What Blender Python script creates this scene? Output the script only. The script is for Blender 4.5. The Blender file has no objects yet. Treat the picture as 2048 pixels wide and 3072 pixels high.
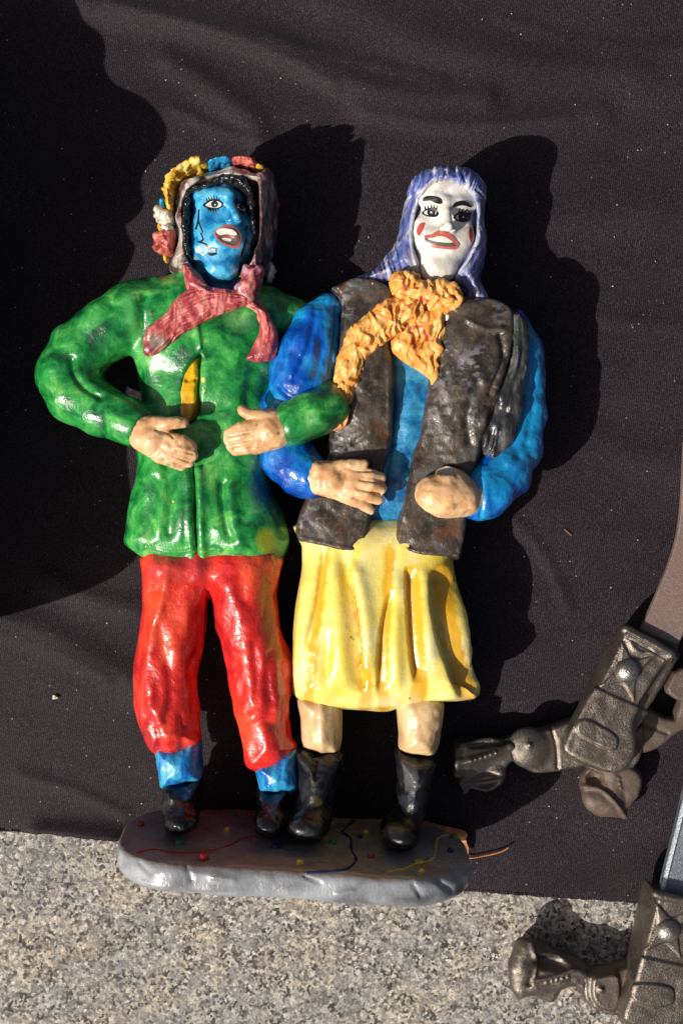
import bpy, math, random
import numpy as np
from mathutils import Vector, Matrix
from mathutils.bvhtree import BVHTree
from mathutils.geometry import delaunay_2d_cdt

# units: modelling is done in "tp" (0.2 mm); S converts to metres. z is up, the camera looks straight down.
S = 0.0002
D = 3400.0            # camera height above the ground, tp
CX, CY = 1024.0, 1536.0
SUN_EL = math.radians(42.0)
SHD = (0.829, 0.559)  # direction shadows fall on the ground (x, y)
scene = bpy.context.scene

# ------------------------------------------------------------------ camera, world, sun, exposure
cam_d = bpy.data.cameras.new('camera'); cam = bpy.data.objects.new('camera', cam_d)
scene.collection.objects.link(cam); scene.camera = cam
cam.location = (0, 0, D*S)
cam_d.sensor_fit = 'VERTICAL'; cam_d.sensor_height = 36.0
cam_d.lens = 36.0*D/3072.0
cam_d.clip_start = 0.01; cam_d.clip_end = 100
sun_dir = Vector((-SHD[0]*math.cos(SUN_EL), -SHD[1]*math.cos(SUN_EL), math.sin(SUN_EL)))
world = bpy.data.worlds.new('World'); scene.world = world; world.use_nodes = True
wn = world.node_tree.nodes; wl = world.node_tree.links
bg = wn['Background']; sky = wn.new('ShaderNodeTexSky'); sky.sky_type = 'NISHITA'; sky.sun_disc = False
sky.sun_elevation = SUN_EL; sky.sun_rotation = math.atan2(sun_dir.x, sun_dir.y)
wl.new(sky.outputs[0], bg.inputs[0]); bg.inputs[1].default_value = 0.065
sky.dust_density = 5.0; sky.air_density = 0.7; sky.ozone_density = 0.3
sl = bpy.data.lights.new('sun', 'SUN'); sl.energy = 5.0; sl.angle = math.radians(0.5); sl.color = (1.0, 0.945, 0.86)
so = bpy.data.objects.new('sun', sl); scene.collection.objects.link(so)
so.rotation_euler = (-sun_dir).to_track_quat('-Z', 'Y').to_euler()
vs = scene.view_settings; vs.view_transform = 'Standard'; vs.look = 'None'; vs.exposure = 0.0; vs.gamma = 1.0
vs.use_curve_mapping = False

# ------------------------------------------------------------------ helpers
rng = np.random.RandomState(7)
def tx(u, v, z):
    k = (D - z)/D
    return (u - CX)*k, (CY - v)*k
def W(u, v, z):
    x, y = tx(u, v, z); return np.array([x, y, z], float)
def px(V):
    k = D/(D - V[:, 2]); return V[:, 0]*k + CX, CY - V[:, 1]*k

def smooth_poly(pts, n=4, closed=True):
    P = np.array(pts, float); m = len(P); out = []
    for i in range(m if closed else m - 1):
        if closed: p0, p1, p2, p3 = P[i-1], P[i], P[(i+1) % m], P[(i+2) % m]
        else: p0, p1, p2, p3 = P[max(i-1, 0)], P[i], P[i+1], P[min(i+2, m-1)]
        for j in range(n):
            t = j/n
            out.append(0.5*((2*p1) + (p2-p0)*t + (2*p0-5*p1+4*p2-p3)*t*t + (3*p1-p0-3*p2+p3)*t**3))
    if not closed: out.append(P[-1])
    return np.array(out)

def seg_dist(X, Y, poly, closed=True):
    d = np.full(np.broadcast(X, Y).shape, 1e9, np.float32)
    n = len(poly)
    for i in range(n if closed else n-1):
        ax, ay = poly[i][:2]; bx, by = poly[(i+1) % n][:2]
        ex, ey = bx-ax, by-ay; L = ex*ex+ey*ey+1e-9
        t = np.clip(((X-ax)*ex + (Y-ay)*ey)/L, 0, 1)
        d = np.minimum(d, (X-ax-t*ex)**2 + (Y-ay-t*ey)**2)
    return np.sqrt(d)
def poly_sdf(X, Y, poly):
    d = seg_dist(X, Y, poly)
    ins = np.zeros(d.shape, bool); n = len(poly)
    for i in range(n):
        ax, ay = poly[i][:2]; bx, by = poly[(i+1) % n][:2]
        if ay == by: continue
        c = ((ay > Y) != (by > Y)) & (X < (bx-ax)*(Y-ay)/(by-ay) + ax)
        ins ^= c
    return np.where(ins, -d, d)
def smin(a, b, k):
    h = np.clip(0.5 + 0.5*(b-a)/k, 0, 1)
    return b*(1-h) + a*h - k*h*(1-h)
def ssub(a, b, k): return -smin(-a, b, k)      # a minus b

_tab = rng.rand(4096).astype(np.float32)
def _h(i, j, k, s): return _tab[(i*374761 + j*668265 + k*982451 + s*31337) & 4095]
def vnoise(P, scale, seed=0):
    """value noise in [-1,1]; P (n,3), scale = cell size (scalar or 3)"""
    Q = P/np.asarray(scale, float); I = np.floor(Q).astype(np.int64); F = Q - I; F = F*F*(3-2*F)
    r = 0
    for a in (0, 1):
        for b in (0, 1):
            for c in (0, 1):
                w = (F[:, 0] if a else 1-F[:, 0])*(F[:, 1] if b else 1-F[:, 1])*(F[:, 2] if c else 1-F[:, 2])
                r = r + w*_h(I[:, 0]+a, I[:, 1]+b, I[:, 2]+c, seed)
    return r*2-1
def fbm(P, scale, seed=0, oct=3):
    r = 0; a = 1; s = np.asarray(scale, float)
    for o in range(oct): r = r + a*vnoise(P, s, seed+o*7); a *= .5; s = s*.5
    return r
def n2(u, v, seed=0): return vnoise(np.stack([u, v, np.zeros_like(u)], 1), 1.0, seed)

class Vol:
    """signed-distance volume in tp; bounds are pixel rectangle + z range"""
    def __init__(s, u0, v0, u1, v1, z0, z1, h=4.0):
        xs = []; ys = []
        for u in (u0, u1):
            for v in (v0, v1):
                for z in (z0, z1):
                    x, y = tx(u, v, z); xs.append(x); ys.append(y)
        s.h = h; s.o = np.array([min(xs)-3*h, min(ys)-3*h, z0-3*h])
        n = [int((max(xs)-s.o[0])/h)+5, int((max(ys)-s.o[1])/h)+5, int((z1-s.o[2])/h)+5]
        s.X = (s.o[0]+h*np.arange(n[0], dtype=np.float32))[:, None, None].astype(np.float32)
        s.Y = (s.o[1]+h*np.arange(n[1], dtype=np.float32))[None, :, None].astype(np.float32)
        s.Z = (s.o[2]+h*np.arange(n[2], dtype=np.float32))[None, None, :].astype(np.float32)
        s.n = n
    def uv(s, z):                       # pixel coordinates of the grid columns at height z
        k = D/(D-z); return s.X[:, :, 0]*k + CX, CY - s.Y[:, :, 0]*k
    def puff(s, poly, zc, H, R, zs=None, sm=3, dz=None, hm=None):
        """pillow with the outline poly (pixels), mid height zc, half thickness H, edge rounding R"""
        z = zc if zs is None else zs
        P = smooth_poly(poly, sm) if sm else np.array(poly, float)
        T = np.array([tx(p[0], p[1], z) for p in P])
        d = poly_sdf(s.X[:, :, 0], s.Y[:, :, 0], T)[:, :, None]
        q = np.clip((d+R)/R, 0, None)
        u, v = s.uv(z)
        zz = s.Z - zc
        if dz is not None: zz = zz - dz(u, v)[:, :, None]
        HH = H if hm is None else (H*hm(u, v))[:, :, None]
        return ((np.sqrt(q*q + (zz/HH)**2) - 1)*min(R, H)).astype(np.float32)
    def chain(s, pts, sz=1.0, k=0):
        """tapered tube through (u,v,z,r)"""
        f = None
        Q = [(W(p[0], p[1], p[2]), p[3]) for p in pts]
        for (a, ra), (b, rb) in zip(Q[:-1], Q[1:]):
            e = b-a; L = float((e*e).sum())+1e-6
            t = np.clip(((s.X-a[0])*e[0] + (s.Y-a[1])*e[1] + (s.Z-a[2])*e[2])/L, 0, 1)
            g = np.sqrt((s.X-a[0]-t*e[0])**2 + (s.Y-a[1]-t*e[1])**2 + ((s.Z-a[2]-t*e[2])/sz)**2) - (ra + (rb-ra)*t)
            f = g if f is None else (smin(f, g, k) if k else np.minimum(f, g))
        return f.astype(np.float32)
    def ell(s, u, v, z, r, rot=0):
        c = W(u, v, z); x = s.X-c[0]; y = s.Y-c[1]; zz = s.Z-c[2]
        if rot: x, y = x*math.cos(rot)+y*math.sin(rot), -x*math.sin(rot)+y*math.cos(rot)
        k = np.sqrt((x/r[0])**2 + (y/r[1])**2 + (zz/r[2])**2)
        return ((k-1)*min(r)).astype(np.float32)
    def build(s, f, relax=1):
        f = np.broadcast_to(f, s.n).astype(np.float32).copy()
        f[0] = f[-1] = 5; f[:, 0] = f[:, -1] = 5; f[:, :, 0] = f[:, :, -1] = 5
        B = f < 0
        nx, ny, nz = s.n
        cnt = np.zeros((nx-1, ny-1, nz-1), np.int8)
        for a in (0, 1):
            for b in (0, 1):
                for c in (0, 1): cnt += B[a:nx-1+a, b:ny-1+b, c:nz-1+c]
        I, J, K = np.nonzero((cnt > 0) & (cnt < 8)); m = len(I)
        idx = np.full(cnt.shape, -1, np.int64); idx[I, J, K] = np.arange(m)
        acc = np.zeros((m, 3)); num = np.zeros(m)
        cs = [(a, b, c) for a in (0, 1) for b in (0, 1) for c in (0, 1)]
        for p in cs:
            for ax in range(3):
                if p[ax]: continue
                q = list(p); q[ax] = 1
                fa = f[I+p[0], J+p[1], K+p[2]]; fb = f[I+q[0], J+q[1], K+q[2]]
                cr = (fa < 0) != (fb < 0)
                t = np.where(cr, fa/(fa-fb+1e-12), 0)
                pos = np.tile(np.array(p, float), (m, 1)); pos[:, ax] += t
                acc[cr] += pos[cr]; num[cr] += 1
        V = (acc/num[:, None] + np.stack([I, J, K], 1))*s.h + s.o
        quads = []
        for ax in range(3):
            o1, o2 = (ax+1) % 3, (ax+2) % 3
            sl0 = [slice(1, -1)]*3; sl1 = [slice(1, -1)]*3
            sl0[ax] = slice(0, -1); sl1[ax] = slice(1, None)
            b0 = B[tuple(sl0)]; b1 = B[tuple(sl1)]
            E = np.stack(np.nonzero(b0 != b1), 1)
            if not len(E): continue
            flip = b0[tuple(E.T)]
            base = E.copy()
            for q in range(3):
                if q != ax: base[:, q] += 1
            def cell(d1, d2):
                c = base.copy(); c[:, o1] += d1; c[:, o2] += d2
                return idx[c[:, 0], c[:, 1], c[:, 2]]
            q = np.stack([cell(-1, -1), cell(0, -1), cell(0, 0), cell(-1, 0)], 1)
            q[~flip] = q[~flip][:, ::-1]
            quads.append(q)
        Q = np.concatenate(quads); Q = Q[(Q >= 0).all(1)]
        M = Mesh(V, Q)
        for _ in range(relax): M.relax()
        return M

class Mesh:
    def __init__(s, V, Q): s.V = V; s.Q = Q; s.paint = np.zeros((len(V), 4)); s._n = None
    def relax(s, w=.6):
        A = np.zeros_like(s.V); c = np.zeros(len(s.V))
        for i in range(4):
            a, b = s.Q[:, i], s.Q[:, (i+1) % 4]
            for d in range(3): A[:, d] += np.bincount(a, s.V[b, d], len(s.V)) + np.bincount(b, s.V[a, d], len(s.V))
            c += np.bincount(a, minlength=len(s.V)) + np.bincount(b, minlength=len(s.V))
        s.V = s.V*(1-w) + w*A/np.maximum(c, 1)[:, None]; s._n = None
    def N(s):
        V, Q = s.V, s.Q
        n = np.cross(V[Q[:, 2]]-V[Q[:, 0]], V[Q[:, 3]]-V[Q[:, 1]])
        R = np.zeros_like(V)
        for i in range(4):
            for d in range(3): R[:, d] += np.bincount(Q[:, i], n[:, d], len(V))
        return R/(np.linalg.norm(R, axis=1)[:, None]+1e-9)
    def disp(s, d, front=False):
        n = s.N(); 
        if front: d = d*np.clip(n[:, 2]*2.2-.1, 0, 1)
        s.V = s.V + n*np.asarray(d)[:, None]; return s
    def lumps(s, amp, scale, seed=0, oct=2, front=False): return s.disp(amp*fbm(s.V, scale, seed, oct), front)
    def uv(s): return px(s.V)
    def line_d(s, pts, sm=True):
        u, v = s.uv(); P = smooth_poly(pts, 4, False) if sm else np.array(pts, float)
        return seg_dist(u, v, P, False)
    def groove(s, pts, w, depth, sm=True):
        d = s.line_d(pts, sm); return s.disp(-depth*np.exp(-(d/w)**2), True)
    def col(s, c, a):
        a = np.clip(a, 0, 1)[:, None]; na = s.paint[:, 3:]
        s.paint[:, :3] = np.where(na + a > 0, (np.array(c)[None]*a + s.paint[:, :3]*na*(1-a))/np.maximum(a + na*(1-a), 1e-6), 0)
        s.paint[:, 3:] = a + na*(1-a); return s
    def col_line(s, c, pts, w, soft=4, a=1, wob=4):
        d = s.line_d(pts) + wob*vnoise(s.V, 14, 5); return s.col(c, a*np.clip((w-d)/soft+.5, 0, 1))
    def col_poly(s, c, poly, soft=4, a=1, wob=4):
        u, v = s.uv(); d = poly_sdf(u, v, smooth_poly(poly, 3)) + wob*vnoise(s.V, 14, 6)
        return s.col(c, a*np.clip(-d/soft+.5, 0, 1))
    def bvh(s): return BVHTree.FromPolygons([tuple(p) for p in s.V], [tuple(q) for q in s.Q.tolist()])
    def obj(s, name, mat, parent=None, label=None):
        me = bpy.data.meshes.new(name); n = len(s.V); m = len(s.Q)
        me.vertices.add(n); me.vertices.foreach_set('co', (s.V*S).astype(np.float32).ravel())
        me.loops.add(m*4); me.loops.foreach_set('vertex_index', s.Q.astype(np.int32).ravel())
        me.polygons.add(m); me.polygons.foreach_set('loop_start', np.arange(0, m*4, 4, dtype=np.int32))
        me.polygons.foreach_set('use_smooth', np.ones(m, bool))
        me.update(calc_edges=True)
        at = me.color_attributes.new('paint', 'FLOAT_COLOR', 'POINT')
        at.data.foreach_set('color', s.paint.astype(np.float32).ravel())
        me.materials.append(mat)
        return link(name, me, parent, label)

def link(name, me, parent=None, label=None):
    o = bpy.data.objects.new(name, me); scene.collection.objects.link(o)
    if parent is not None:
        o.parent = parent
        r = parent
        while r.parent: r = r.parent
        if parent.parent is None: o.matrix_parent_inverse = Matrix.Translation(-parent.location)
    if label: o['label'] = label
    return o
def thing(name, label, cat, loc=(0, 0, 0), group=None):
    o = bpy.data.objects.new(name, None); scene.collection.objects.link(o); o.location = loc
    o.empty_display_size = .02; o['label'] = label; o['category'] = cat
    if group: o['group'] = group
    return o
def tag(o, label=None, cat=None, kind=None, group=None):
    if label: o['label'] = label
    if cat: o['category'] = cat
    if kind: o['kind'] = kind
    if group: o['group'] = group
    return o
def pymesh(name, verts, faces, mats, midx=None, parent=None, smooth=True, label=None):
    me = bpy.data.meshes.new(name)
    me.from_pydata([tuple(np.array(v)*S) for v in verts], [], [list(map(int, f)) for f in faces])
    for m in mats: me.materials.append(m)
    if midx is not None: me.polygons.foreach_set('material_index', np.array(midx, np.int32))
    if smooth: me.polygons.foreach_set('use_smooth', np.ones(len(me.polygons), bool))
    me.update()
    return link(name, me, parent, label)

def cast(bvh, u, v):
    o = Vector((0, 0, D)); d = Vector((u-CX, CY-v, -D)).normalized()
    h = bvh.ray_cast(o, d)
    if h[0] is None:
        h = bvh.find_nearest(Vector(W(u, v, 150)))
        if h[0] is None: return None
    n = h[1]
    if n.z < 0: n = -n
    return h[0], n
def decal_geo(bvh, poly, off, step=6.0, sm=3):
    """thin paint layer: outline in pixels laid on a surface, with real thickness at its rim"""
    P = smooth_poly(poly, sm) if sm else np.array(poly, float)
    b = [Vector((p[0], p[1])) for p in P]; nb = len(b)
    x0, y0 = P.min(0); x1, y1 = P.max(0)
    gx, gy = np.meshgrid(np.arange(x0+step/2, x1, step), np.arange(y0+step/2, y1, step))
    g = np.stack([gx.ravel(), gy.ravel()], 1)
    if len(g):
        d = poly_sdf(g[:, 0], g[:, 1], P); g = g[d < -step*.35]
    pts = b + [Vector((p[0], p[1])) for p in g]
    r = delaunay_2d_cdt(pts, [(i, (i+1) % nb) for i in range(nb)], [], 1, 1e-4)
    vs2, fs = r[0], r[2]
    T = []; Bm = []
    nn = Vector((0, 0, 0)); hits = []
    for p in vs2:
        h = cast(bvh, p[0], p[1]); hits.append(h); nn += h[1]
    nn.normalize()
    for h in hits:
        n = (h[1]*.5 + nn*.5).normalized()
        T.append(h[0] + n*off); Bm.append(h[0] - n*3)
    n = len(T)
    faces = []
    ed = {}
    for f in fs:
        a, b2, c = [vs2[i] for i in f][:3]
        fl = list(f)
        A = T[fl[0]]; nrm = (T[fl[1]]-A).cross(T[fl[2]]-A)
        if nrm.z < 0: fl = fl[::-1]
        faces.append(fl)
        for i in range(len(fl)): ed[(fl[i], fl[(i+1) % len(fl)])] = 1
    for (a, b2) in list(ed):
        if (b2, a) not in ed: faces.append([b2, a, a+n, b2+n])
    return [tuple(t) for t in T] + [tuple(t) for t in Bm], faces
def decal(name, layers, bvh, parent, label=None):
    """layers: (poly, offset, material)"""
    V = []; F = []; M = []; mats = []
    for poly, off, mat in layers:
        if mat not in mats: mats.append(mat)
        v, f = decal_geo(bvh, poly, off)
        F += [[i+len(V) for i in q] for q in f]; M += [mats.index(mat)]*len(f); V += v
    return pymesh(name, V, F, mats, M, parent, smooth=False, label=label)
def stroke_poly(pts, w, sm=True):
    P = smooth_poly(pts, 4, False) if sm else np.array(pts, float)
    t = np.gradient(P, axis=0); t /= np.linalg.norm(t, axis=1)[:, None]+1e-9
    n = np.stack([-t[:, 1], t[:, 0]], 1)
    ww = np.interp(np.linspace(0, 1, len(P)), np.linspace(0, 1, len(w)), w)[:, None] if hasattr(w, '__len__') else w
    return np.concatenate([P+n*ww, (P-n*ww)[::-1]])
def oval(u, v, a, b, rot=0, n=12):
    t = np.linspace(0, 2*math.pi, n, endpoint=False); x = a*np.cos(t); y = b*np.sin(t)
    return np.stack([u+x*math.cos(rot)-y*math.sin(rot), v+x*math.sin(rot)+y*math.cos(rot)], 1)
def tube_pts(P, r, n=7):
    P = np.array(P, float); t = np.gradient(P, axis=0); t /= np.linalg.norm(t, axis=1)[:, None]+1e-9
    V = []; F = []
    r = np.full(len(P), r) if not hasattr(r, '__len__') else np.array(r)
    for i in range(len(P)):
        a = np.cross(t[i], [0, 0, 1.]); a /= np.linalg.norm(a)+1e-9; b = np.cross(a, t[i])
        for j in range(n):
            q = 2*math.pi*j/n; V.append(P[i] + r[i]*(a*math.cos(q)+b*math.sin(q)))
    for i in range(len(P)-1):
        for j in range(n): F.append([i*n+j, i*n+(j+1) % n, (i+1)*n+(j+1) % n, (i+1)*n+j])
    F.append(list(range(n))[::-1]); F.append([(len(P)-1)*n+j for j in range(n)])
    return V, F
def blob_geo(c, r, seed=0, amp=.12, n=10):
    rs = np.random.RandomState(seed); V = []; F = []
    for i in range(n+1):
        th = math.pi*i/n
        for j in range(2*n):
            ph = math.pi*j/n; e = 1+amp*(math.sin(3*ph+seed)*math.sin(2*th+seed*1.7))+amp*.5*(rs.rand()-.5)*(0 < i < n)
            V.append((c[0]+r[0]*e*math.sin(th)*math.cos(ph), c[1]+r[1]*e*math.sin(th)*math.sin(ph), c[2]+r[2]*e*math.cos(th)))
    for i in range(n):
        for j in range(2*n):
            F.append([i*2*n+j, (i+1)*2*n+j, (i+1)*2*n+(j+1) % (2*n), i*2*n+(j+1) % (2*n)])
    return V, F

# ------------------------------------------------------------------ materials
def nodes(name):
    m = bpy.data.materials.new(name); m.use_nodes = True
    nt = m.node_tree; b = nt.nodes['Principled BSDF']; return m, nt, b
def mk(nt, t, **kw):
    n = nt.nodes.new(t)
    for k, v in kw.items(): setattr(n, k, v)
    return n
def coords(nt, scale=(1, 1, 1), rot=(0, 0, 0)):
    tc = mk(nt, 'ShaderNodeTexCoord'); mp = mk(nt, 'ShaderNodeMapping')
    mp.inputs['Scale'].default_value = [s/S for s in scale]; mp.inputs['Rotation'].default_value = rot
    nt.links.new(tc.outputs['Object'], mp.inputs[0]); return mp.outputs[0]
def noise(nt, vec, cell, detail=3, rough=.55, dist=0):
    n = mk(nt, 'ShaderNodeTexNoise'); nt.links.new(vec, n.inputs['Vector'])
    n.inputs['Scale'].default_value = 1.0/cell; n.inputs['Detail'].default_value = detail
    n.inputs['Roughness'].default_value = rough; n.inputs['Distortion'].default_value = dist
    return n.outputs[0]
def ramp(nt, fac, stops, interp='LINEAR'):
    r = mk(nt, 'ShaderNodeValToRGB'); nt.links.new(fac, r.inputs[0]); e = r.color_ramp; e.interpolation = interp
    while len(e.elements) < len(stops): e.elements.new(.5)
    for el, (p, c) in zip(e.elements, stops):
        el.position = p; el.color = (*c, 1) if hasattr(c, '__len__') else (c, c, c, 1)
    return r.outputs[0]
def mix(nt, fac, a, b, mode='MIX'):
    n = mk(nt, 'ShaderNodeMix', data_type='RGBA', blend_type=mode)
    for s, x in ((n.inputs[0], fac), (n.inputs[6], a), (n.inputs[7], b)):
        if isinstance(x, (int, float)): s.default_value = x
        elif isinstance(x, tuple): s.default_value = (*x, 1)
        else: nt.links.new(x, s)
    return n.outputs[2]
def math_n(nt, op, a, b):
    n = mk(nt, 'ShaderNodeMath', operation=op)
    for s, x in ((n.inputs[0], a), (n.inputs[1], b)):
        if isinstance(x, (int, float)): s.default_value = x
        else: nt.links.new(x, s)
    return n.outputs[0]
def bump(nt, b, h, dist, strength=1.0, prev=None):
    n = mk(nt, 'ShaderNodeBump'); n.inputs['Strength'].default_value = strength; n.inputs['Distance'].default_value = dist*S
    nt.links.new(h, n.inputs['Height'])
    if prev is not None: nt.links.new(prev, n.inputs['Normal'])
    nt.links.new(n.outputs[0], b.inputs['Normal']); return n.outputs[0]

def paint(name, stops, cell=60, stretch=(1, 1, 1), rot=(0, 0, 0), rough=.3, bumpd=1.6, fleck=None, spec=.5, brush=1.0, streak=.5, coat=.35):
    """hand-brushed glossy paint: tones mixed by noise, brush streaks, uneven varnish, little pits"""
    m, nt, b = nodes(name); L = nt.links
    c0 = coords(nt, stretch, rot)
    big = noise(nt, c0, cell, 3, .6, .6)
    col = ramp(nt, big, [(.5+(p_-.5)*.55, c_) for p_, c_ in stops])
    c1 = coords(nt, (1, .22, 1), (rot[0], rot[1], rot[2]+.25)); st = noise(nt, c1, 5, 4, .7, .3)
    col = mix(nt, streak, col, ramp(nt, st, [(.3, .5), (.5, 1.0), (.72, 1.35)]), 'MULTIPLY')
    if fleck:
        ff = noise(nt, coords(nt), fleck[1], 4, .65, .8)
        col = mix(nt, ramp(nt, ff, [(fleck[2], 0.0), (fleck[2]+.1, fleck[3])]), col, fleck[0])
    c2 = coords(nt, (.3, 1, 1), (rot[0], rot[1], rot[2]-.5)); st2 = noise(nt, c2, 9, 3, .65, .5)      # a second layer of strokes, crosswise
    col = mix(nt, streak*.6, col, ramp(nt, st2, [(.34, .55), (.5, 1.0), (.66, 1.3)]), 'MULTIPLY')
    at = mk(nt, 'ShaderNodeAttribute', attribute_name='paint')
    shade = mix(nt, streak*.8, at.outputs['Color'], ramp(nt, st, [(.3, .6), (.5, 1.0), (.72, 1.25)]), 'MULTIPLY')
    col = mix(nt, at.outputs['Alpha'], col, shade)
    ch = noise(nt, coords(nt), 11, 5, .75, .3)
    col = mix(nt, ramp(nt, ch, [(.745, 0.0), (.78, .4)]), col, (.05, .035, .025))
    L.new(col, b.inputs['Base Color'])
    b.inputs['Coat Weight'].default_value = coat; b.inputs['Coat Roughness'].default_value = .13
    rr = noise(nt, coords(nt), 40, 4, .65)
    L.new(ramp(nt, rr, [(.3, max(rough-.1, .05)), (.7, rough+.16)]), b.inputs['Roughness'])
    b.inputs['Specular IOR Level'].default_value = spec
    fine = noise(nt, coords(nt), 7, 4, .6); md = noise(nt, coords(nt), 26, 3, .55, .4)
    p = bump(nt, b, md, bumpd*1.9, .8); L.new(p, b.inputs['Coat Normal']); p = bump(nt, b, fine, bumpd*.5, .8, p)
    if brush: bump(nt, b, st, bumpd*.55*brush, .7, p)
    return m
def flat_paint(name, c, rough=.32, var=.25, bumpd=.8):
    m, nt, b = nodes(name)
    n = noise(nt, coords(nt), 9, 3, .6)
    nt.links.new(mix(nt, var, c, ramp(nt, n, [(.3, .4), (.5, 1.0), (.7, 1.4)]), 'MULTIPLY'), b.inputs['Base Color'])
    b.inputs['Roughness'].default_value = rough; bump(nt, b, n, bumpd, .7); return m

M = {}
M['green'] = paint('green_paint', [(.2, (.003, .075, .022)), (.42, (.010, .20, .038)), (.62, (.04, .33, .06)), (.82, (.15, .46, .10))], 75, rough=.27, fleck=((.35, .5, .16), 13, .68, .35))
M['red'] = paint('red_paint', [(.2, (.40, .010, .012)), (.5, (.68, .026, .018)), (.75, (.80, .075, .03))], 110, (1, .6, 1), rough=.25, bumpd=2.2, fleck=((.75, .2, .14), 20, .66, .3))
M['yellow'] = paint('yellow_paint', [(.2, (.80, .60, .07)), (.5, (.84, .70, .18)), (.75, (.85, .76, .36))], 110, (1, .4, 1), rough=.27, bumpd=.9, streak=.18)
M['mustard'] = paint('mustard_paint', [(.3, (.55, .25, .004)), (.6, (.78, .44, .01))], 40, (1, .4, 1), rough=.28, bumpd=1)
M['blue'] = paint('blue_paint', [(.3, (.0, .055, .34)), (.5, (.003, .14, .52)), (.7, (.01, .29, .60))], 100, (1.2, .6, 1), rough=.27, bumpd=1.6)
M['shirt_blue'] = paint('cyan_blue_paint', [(.3, (.006, .10, .28)), (.5, (.015, .20, .42)), (.75, (.06, .32, .5))], 60, rough=.32)
M['face_blue'] = paint('sky_blue_paint', [(.3, (.006, .16, .42)), (.5, (.025, .32, .60)), (.72, (.10, .46, .68))], 42, rough=.3, bumpd=1.0, streak=.2)
M['skin'] = paint('flesh_paint', [(.3, (.58, .30, .13)), (.5, (.68, .40, .20)), (.7, (.74, .50, .27))], 60, rough=.38, bumpd=1.2, fleck=((.2, .09, .05), 12, .7, .6), streak=.12, coat=.12)
M['leg_skin'] = paint('leg_flesh_paint', [(.3, (.55, .36, .17)), (.6, (.70, .48, .25))], 60, rough=.33, bumpd=1.2, streak=.12)
M['orange'] = paint('orange_paint', [(.25, (.72, .27, .04)), (.5, (.80, .36, .075)), (.75, (.83, .45, .13))], 40, rough=.42, bumpd=1.6, streak=.25, coat=.12)
M['pink'] = paint('pink_red_paint', [(.3, (.28, .035, .045)), (.5, (.50, .085, .085)), (.72, (.66, .24, .20))], 26, (1.4, .5, 1), (0, 0, -1.05), rough=.34, bumpd=1.6)
M['white'] = paint('white_paint', [(.3, (.58, .55, .48)), (.5, (.72, .69, .62)), (.7, (.80, .77, .70))], 60, rough=.36, bumpd=.9, streak=.18, coat=.12)
M['hair'] = paint('violet_blue_paint', [(.25, (.04, .075, .28)), (.42, (.085, .14, .38)), (.6, (.17, .205, .40)), (.78, (.46, .47, .54))], 22, (1.6, .25, 1), rough=.35, bumpd=1.4, streak=.5, coat=.12)
M['black_hair'] = paint('black_gloss_paint', [(.3, (.006, .006, .007)), (.7, (.018, .017, .02))], 20, rough=.22, bumpd=3.0)
M['boot'] = paint('black_boot_paint', [(.3, (.006, .006, .007)), (.6, (.016, .016, .018)), (.8, (.035, .035, .04))], 60, rough=.27, bumpd=1.6, spec=.3, coat=.12)
M['vest'] = paint('dark_brown_paint', [(.3, (.028, .022, .017)), (.5, (.055, .043, .032)), (.62, (.085, .06, .04)), (.75, (.075, .072, .066))], 70, rough=.36, bumpd=2.0, fleck=((.32, .30, .29), 9, .60, .32), streak=.7, coat=.12)
M['sash'] = paint('dark_grey_paint', [(.3, (.015, .015, .016)), (.6, (.045, .044, .044)), (.8, (.12, .12, .12))], 40, (1.5, .4, 1), (0, 0, .35), rough=.24, bumpd=2.0, fleck=((.4, .4, .4), 14, .68, .4))
M['hood'] = paint('mauve_brown_paint', [(.3, (.035, .018, .02)), (.48, (.085, .042, .045)), (.62, (.16, .09, .09)), (.78, (.42, .36, .31))], 44, (1, .55, 1), (0, 0, .5), rough=.33, bumpd=1.8, streak=.4)
M['sock'] = paint('sock_blue_paint', [(.3, (.008, .11, .42)), (.5, (.015, .24, .55)), (.75, (.05, .38, .62))], 40, (1.6, .5, 1), rough=.3, bumpd=2)
M['base'] = paint('grey_base_paint', [(.28, (.13, .135, .14)), (.42, (.21, .218, .23)), (.58, (.27, .288, .31)), (.78, (.36, .38, .405))], 150, (.6, 1.2, 1), rough=.24, bumpd=1.5, streak=.25)
M['flower_yellow'] = paint('flower_yellow_paint', [(.3, (.62, .30, .02)), (.55, (.78, .50, .05)), (.8, (.84, .66, .22))], 26, rough=.4, bumpd=2, coat=.12)
M['flower_white'] = paint('flower_white_paint', [(.3, (.6, .55, .44)), (.7, (.8, .77, .68))], 30, rough=.36, bumpd=1.5)
M['flower_red'] = paint('flower_red_paint', [(.3, (.34, .05, .045)), (.6, (.58, .14, .11)), (.8, (.7, .28, .2))], 30, rough=.28, bumpd=1.5)
M['flower_blue'] = paint('flower_blue_paint', [(.3, (.01, .20, .48)), (.7, (.03, .36, .62))], 22, rough=.35, bumpd=1.5)
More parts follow.
